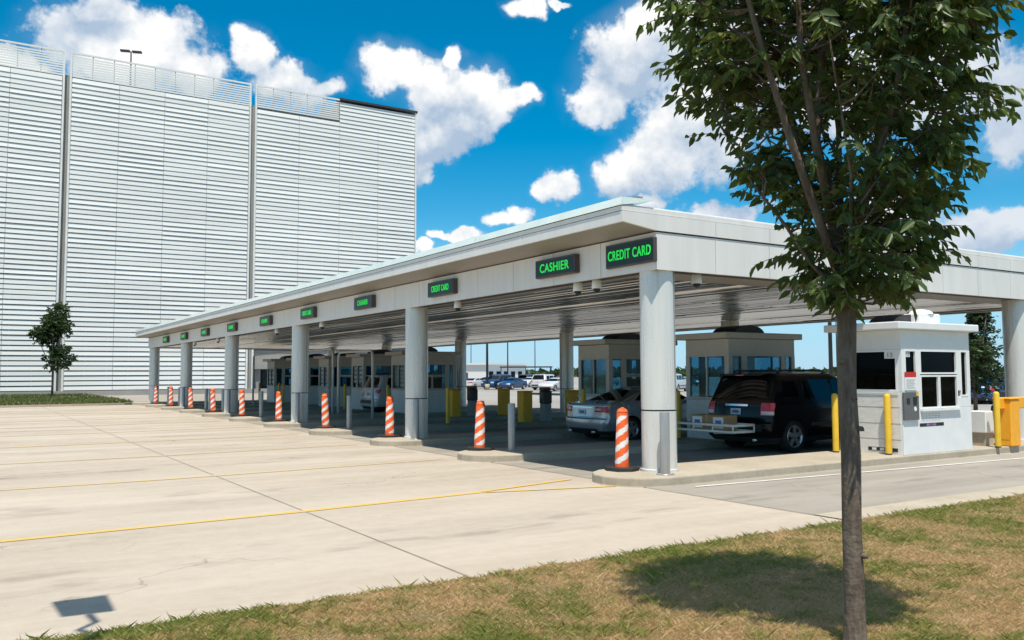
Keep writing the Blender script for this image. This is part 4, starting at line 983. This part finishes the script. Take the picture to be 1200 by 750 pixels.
def tree(name, label, loc, trunk_pts, trunk_r, limbs, twigs, leaf_len, leaf_w, leaves_per, M, seed, droop=.6, cat='tree', twig_len=.34, group=None, twig_r=.005):
    rl = np.random.default_rng(seed); s = thing(name, label, cat, loc, 0, group)
    b = MB(); b.tube(trunk_pts, trunk_r, 14)
    b.build('trunk', TRUNKM, s)
    b = MB()
    for pts, rad in limbs: b.tube(pts, rad, 7)
    pos = []; dr = []; tn = []
    for (p, d, t0) in twigs:
        p = np.array(p); d = np.array(d)/np.linalg.norm(d); L = twig_len*rl.uniform(.6,1.3)
        pts = [p]; dd = d.copy(); k = 4
        for i in range(k): dd = dd + np.array([0,0,-droop*.22]); dd /= np.linalg.norm(dd); pts.append(pts[-1]+dd*L/k)
        if twig_r: b.tube([Vector(q) for q in pts], [twig_r*(1-.18*i) for i in range(k+1)], 4, cap=False)
        for j in range(leaves_per):
            t = (.15+.85*(j+rl.random()*.6)/leaves_per)*k; i = min(k-1,int(t)); q = pts[i]+(pts[i+1]-pts[i])*(t-i); tg = pts[i+1]-pts[i]; tg = tg/np.linalg.norm(tg)
            sd = np.cross(tg,[0,0,1.0]); sd = sd/(np.linalg.norm(sd)+1e-6)*(1 if j%2 else -1)
            pos.append(q); dr.append(tg*.55+sd*.75+np.array([0,0,-droop])+rl.normal(0,.28,3)); tn.append(np.clip(t0+rl.normal(0,.14),0,1))
    if len(b.f): b.build('limbs', TRUNKM, s)
    n = len(pos); V, F, T = np_leaves(np.array(pos), np.array(dr), leaf_len*rl.uniform(.45,1.3,n), leaf_w*rl.uniform(.6,1.3,n), np.array(tn), rl)
    o = np_mesh('crown', V, F, M, T); o.parent = s
    return s
RT = np.array([.844,-.536,0]); FN = np.array([.536,.844,0])
def fr(l, z, d=0.0): q = RT*l+FN*d; return (q[0], q[1], z)
zs_ = [2.15,2.4,2.8,3.13,3.7,4.16,4.8,5.4,5.9]
lft = [.08,.24,.38,.62,1.00,1.24,1.26,.8,.1]; rgt = [.25,.50,.70,.80,.86,1.0,1.02,.65,.1]
rl = np.random.default_rng(21)
limb_def = [([(-.02,2.30),(-.08,2.75),(-.14,3.3),(-.10,4.2),(-.05,5.5)],0,.045),
            ([(-.03,2.42),(-.22,2.78),(-.42,3.25),(-.62,3.75),(-.86,4.5),(-.95,5.1)],-.62,.034),
            ([(-.08,2.75),(-.22,3.2),(-.36,3.75),(-.46,4.4),(-.5,5.2)],-.66,.032),
            ([(.02,2.4),(.12,2.75),(.26,3.25),(.42,3.9),(.55,4.9)],.15,.030),
            ([(.03,2.35),(.28,2.7),(.52,3.1),(.72,3.6),(.88,4.4)],-.2,.024),
            ([(0,2.5),(.02,3.0),(.10,3.6),(.2,4.4),(.22,5.3)],.45,.028),
            ([(-.05,2.5),(-.12,2.95),(-.2,3.5),(-.25,4.3),(-.3,5.0)],.6,.028),
            ([(.02,2.5),(.10,2.95),(.2,3.5),(.3,4.3),(.35,5.0)],-.65,.028),
            ([(-.02,2.28),(-.20,2.50),(-.36,2.75),(-.55,3.05),(-.72,3.4)],.12,.018),
            ([(.02,2.24),(.18,2.42),(.36,2.62),(.55,2.85)],.1,.016),
            ([(.0,2.3),(-.05,2.6),(-.1,3.0),(-.2,3.6)],-.5,.018)]
limbs = []; limb_pts = []
for pts, dep, r0 in limb_def:
    n = len(pts); P3 = [fr(l+rl.normal(0,.012), z, dep*(i/(n-1))**.8) for i,(l,z) in enumerate(pts)]
    limbs.append((P3, [r0*(1-.75*i/(n-1)) for i in range(n)]))
    for i in range(n-1):
        for t in np.linspace(0,1,7)[:-1]: limb_pts.append(np.array(P3[i])*(1-t)+np.array(P3[i+1])*t)
limb_pts = np.array(limb_pts)
twigs = []; clump = rl.random((60,3))
while len(twigs) < 1330:
    z = rl.uniform(2.28,5.85); u = rl.uniform(-1,1); dep = rl.uniform(-1,1)
    if u*u+dep*dep > 1: continue
    if u*u+dep*dep < .25 and rl.random() < .55: continue
    ex = np.interp(z,zs_,lft if u < 0 else rgt); exd = (np.interp(z,zs_,lft)+np.interp(z,zs_,rgt))/2
    wgt = (ex*exd)/(1.25); 
    if rl.random() > wgt+.1: continue
    skip = False
    for li in (1, 2):
        lp, ld, _ = limb_def[li]; zz_ = [q[1] for q in lp]
        if zz_[0]+.25 < z < 4.9:
            ll = np.interp(z, zz_, [q[0] for q in lp]); lz = ld*((z-zz_[0])/(zz_[-1]-zz_[0]))**.8
            if abs(ll-u*ex*.93) < .13 and dep*exd*.93 < lz+.22: skip = True
    if skip and rl.random() < .9: continue
    p = np.array(fr(u*ex*.93, z, dep*exd*.93))
    cl = math.sin(p[0]*7.1+1)+math.sin(p[1]*6.3+2)+math.sin(p[2]*6.7)+.6*math.sin((p[0]+p[2])*13)
    if cl < -.55 and rl.random() < .6: continue
    out = RT*u+FN*dep; 
    d = out*.9+np.array([0,0,.55])+rl.normal(0,.35,3)
    start = p - d/np.linalg.norm(d)*.17
    twigs.append((start, d, .42+.10*cl+ (.12 if rl.random() < .07 else 0)))
    if len(twigs) % 2 == 0:                       # a thin branchlet joins the twig to its limb
        k = np.argmin(((limb_pts-start)**2).sum(1)+ .6*np.maximum(0,limb_pts[:,2]-start[2]+.1)); q = limb_pts[k]
        mid = (q+start)/2+np.array([0,0,-.03]); limbs.append(([q,mid,start],[.009,.007,.005]))
for l0, z0, d_ in ((1.0,3.62,(1,0,.1)),(.95,3.70,(1,0,.25)),(.56,2.62,(.8,0,.2)),(.50,2.46,(1,0,.3))):     # a few sprays that stick out on the right
    for j in range(3): twigs.append((np.array(fr(l0-.18+rl.normal(0,.05),z0+rl.normal(0,.05),rl.normal(0,.1))), RT*d_[0]+np.array([0,0,d_[2]])+rl.normal(0,.15,3), .5))
trunk_pts = [fr(-.005,-.08),fr(0,.0),fr(.0,.10),fr(.005,.35),fr(.0,.8),fr(.008,1.25),fr(-.005,1.7),fr(.005,2.1),fr(-.02,2.35),fr(-.05,2.75)]
tree('shade_tree','young leafy tree with slim trunk on the foreground lawn','x' and (-5.23,-7.6,.02), trunk_pts, [.125,.098,.072,.062,.059,.061,.057,.060,.052,.042], limbs, twigs, .106, .039, 13, LEAF, 8, droop=.72)
tr = [o for o in bpy.data.objects if o.name == 'shade_tree'][0]
b = MB()
for (l,z,r_) in ((.055,1.42,.022),(-.05,1.85,.018),(.055,.62,.02),(.02,1.62,.02)): b.lathe([(r_*1.2,-.01),(r_,.012),(r_*.6,.02),(0.001,.021)], (*[fr(l,z,-.045)[i] for i in range(2)],z), 10)
b.build('bark_knot', TRUNKM, tr)
def small_tree(label, loc, H, trunk_h, R_, n, seed, shape, M=LEAF2, lf=.2):
    rl = np.random.default_rng(seed); tw = []; lb = []
    lobes = [(rl.normal(0,.45*R_),rl.normal(0,.45*R_),rl.uniform(trunk_h+.1*H,H*.97),R_*rl.uniform(.35,.62)) for _ in range(11)]
    for (a,c_,z,r_) in lobes: lb.append(([(0,0,trunk_h*.9),(a*.5,c_*.5,(z+trunk_h)/2-.2),(a,c_,z)],[.05,.035,.015]))
    while len(tw) < n:
        a,c_,z,r_ = lobes[rl.integers(len(lobes))]; sc = shape((z-trunk_h)/(H-trunk_h))
        v = rl.normal(size=3); v = v/np.linalg.norm(v)*r_*rl.random()**.45*sc*1.3
        p = np.array((a*sc,c_*sc,z))+v
        if p[2] < trunk_h*.85 or p[2] > H: continue
        tw.append((p, v+np.array([0,0,.2]), np.clip(.4+.35*v[2]/r_,0,1)))
    return tree('young_tree', label, loc, [(0,0,-.05),(0.01,0,trunk_h*.5),(0,0,trunk_h),(0,.03,(trunk_h+H)/2)], [.10,.08,.07,.04], lb, tw, lf, lf*.5, 7, M, seed, droop=.35, twig_len=.4, twig_r=.006)
small_tree('small dark tree on the grass strip by the white garage',(-4.15,67.5,.1),7.95,2.3,1.25,800,31,lambda t: 1.15-.65*max(0,t),lf=.27)
small_tree('slender dark green tree on the lot island right of the white booth',(25.7,8.95,-.02),4.6,1.15,.95,1000,32,lambda t: 1.15-.75*max(0,t),lf=.17)
b = MB(); b.prism([(25.7+2.4*math.cos(t), 8.95+1.6*math.sin(t)) for t in np.linspace(0,2*math.pi,25)[:-1]], -.03, .11); structure(b.build('traffic_island', CONC_T, bevel=.02))
# far treeline on the horizon: one mass nobody could count
rl = np.random.default_rng(41); pos = []; 
for i in range(9000):
    a = R(rl.uniform(0,100)); d_ = rl.uniform(520,640); hh = .42*(4.0+2.2*math.sin(a*9)+1.3*math.sin(a*31+1)+.9*math.sin(a*83))*rl.random()**.6
    pos.append((CAM.x+d_*math.cos(a), CAM.y+d_*math.sin(a), max(.2,hh)))
n = len(pos); V, F, T = np_leaves(np.array(pos), rl.normal(size=(n,3)), rl.uniform(3,6,n), rl.uniform(2.5,4.5,n), rl.random(n), rl)
tag(np_mesh('far_woods', V, F, LEAF2, T), 'low dark band of distant woods along the horizon', 'woods', kind='stuff')

# ------------------------------------------------------------------ things beyond the canopy
def light_pole(loc, H, r_, label, arms=2):
    s = thing('lot_light_pole', label, 'light pole', loc, R(20), 'light poles in the lot beyond')
    b = MB(); b.lathe([(.28,0),(.28,.7)],n=16); b.build('concrete_base', CONC_T, s)
    b = MB(); b.tube([(0,0,.7),(0,0,H)],[r_,r_*.65],10); b.build('pole', DARKM, s)
    for q in ((-1,1) if arms == 2 else (1,)):
        b = MB(); b.obox((q*.75,0,H-.1),(.8,.35,.14)); b.obox((q*.25,0,H-.1),(.4,.07,.07)); b.build('lamp_head', DARKM, s, bevel=.02)
for (dx, sl, H, r_, lab) in ((62,1.681,12,.16,'thickest dark light pole, seen beyond the yellow cabinets'),(80,1.593,13,.11,'slim dark light pole right of the thickest one'),(100,1.486,14,.10,'thin grey light pole left of the rear column'),(95,1.755,14,.09,'thin light pole left of the thickest one'),(58,.760,13,.14,'dark light pole just left of the tree trunk'),(100,.750,12,.08,'far thin light pole beside the tree trunk')):
    d_ = dx-10; light_pole((CAM.x+d_, CAM.y+d_*sl, -.02), H, r_, lab)
s = thing('office_building','low white flat-roofed building far beyond the lanes','building',(74,131,-.02),R(25))
b = MB(); b.box(-7,7,-5,5,0,3.6); b.build('wall', WHITEP, s, bevel=.05)
b = MB(); b.box(-7.4,7.4,-5.4,5.4,3.6,3.95); b.build('roof', WHITEP, s)
for i in range(5): b = MB(); b.box(-6+i*2.5,-4.6+i*2.5,-5.04,-4.98,1.0,2.4); b.build('window', WING, s)
b = MB(); b.box(-7.04,-6.98,-1,0,0,2.2); b.build('door', DARKM, s)
s = thing('pergola_shelter','dark thin-framed flat shelter in front of the white building','shelter',(66,104.5,-.02),R(-32))
b = MB(); b.box(-4.2,4.2,-1.5,1.5,2.9,3.1); b.build('roof_frame', DARKM, s)
for (a,c_) in ((-4,-1.3),(4,-1.3),(-4,1.3),(4,1.3),(0,1.3)): b = MB(); b.box(a-.06,a+.06,c_-.06,c_+.06,0,2.9); b.build('post', DARKM, s)
# the floodlight pole outside the frame whose shadow lies on the apron
s = thing('floodlight_pole','tall floodlight pole beside the lawn that throws a flat shadow on the apron','light pole',(-10.10,-6.10,0))
k_ = 1/math.tan(SUN_EL); sx_, sy_ = -SUN_H.x*k_*5.2, -SUN_H.y*k_*5.2
b = MB(); b.tube([(0,0,0),(0,0,4.75)],[.055,.04],10); b.build('pole', DARKM, s)
cs = [(-9.407,-3.271),(-9.016,-3.275),(-9.03,-3.815),(-9.382,-3.778)]
b = MB(); b.prism([(a-sx_+10.10, c_-sy_+6.10) for a, c_ in cs], 5.18, 5.26); b.build('lamp_head', DARKM, s)
arm = [(0,0,4.70)]+[(a-sx_+10.10, c_-sy_+6.10, 5.15) for a, c_ in ((-9.30,-4.20),(-9.17,-4.05),(-9.19,-3.80))]
b = MB(); b.tube(arm,.03,8); b.build('arm', DARKM, s)
print('objects', len(bpy.data.objects))
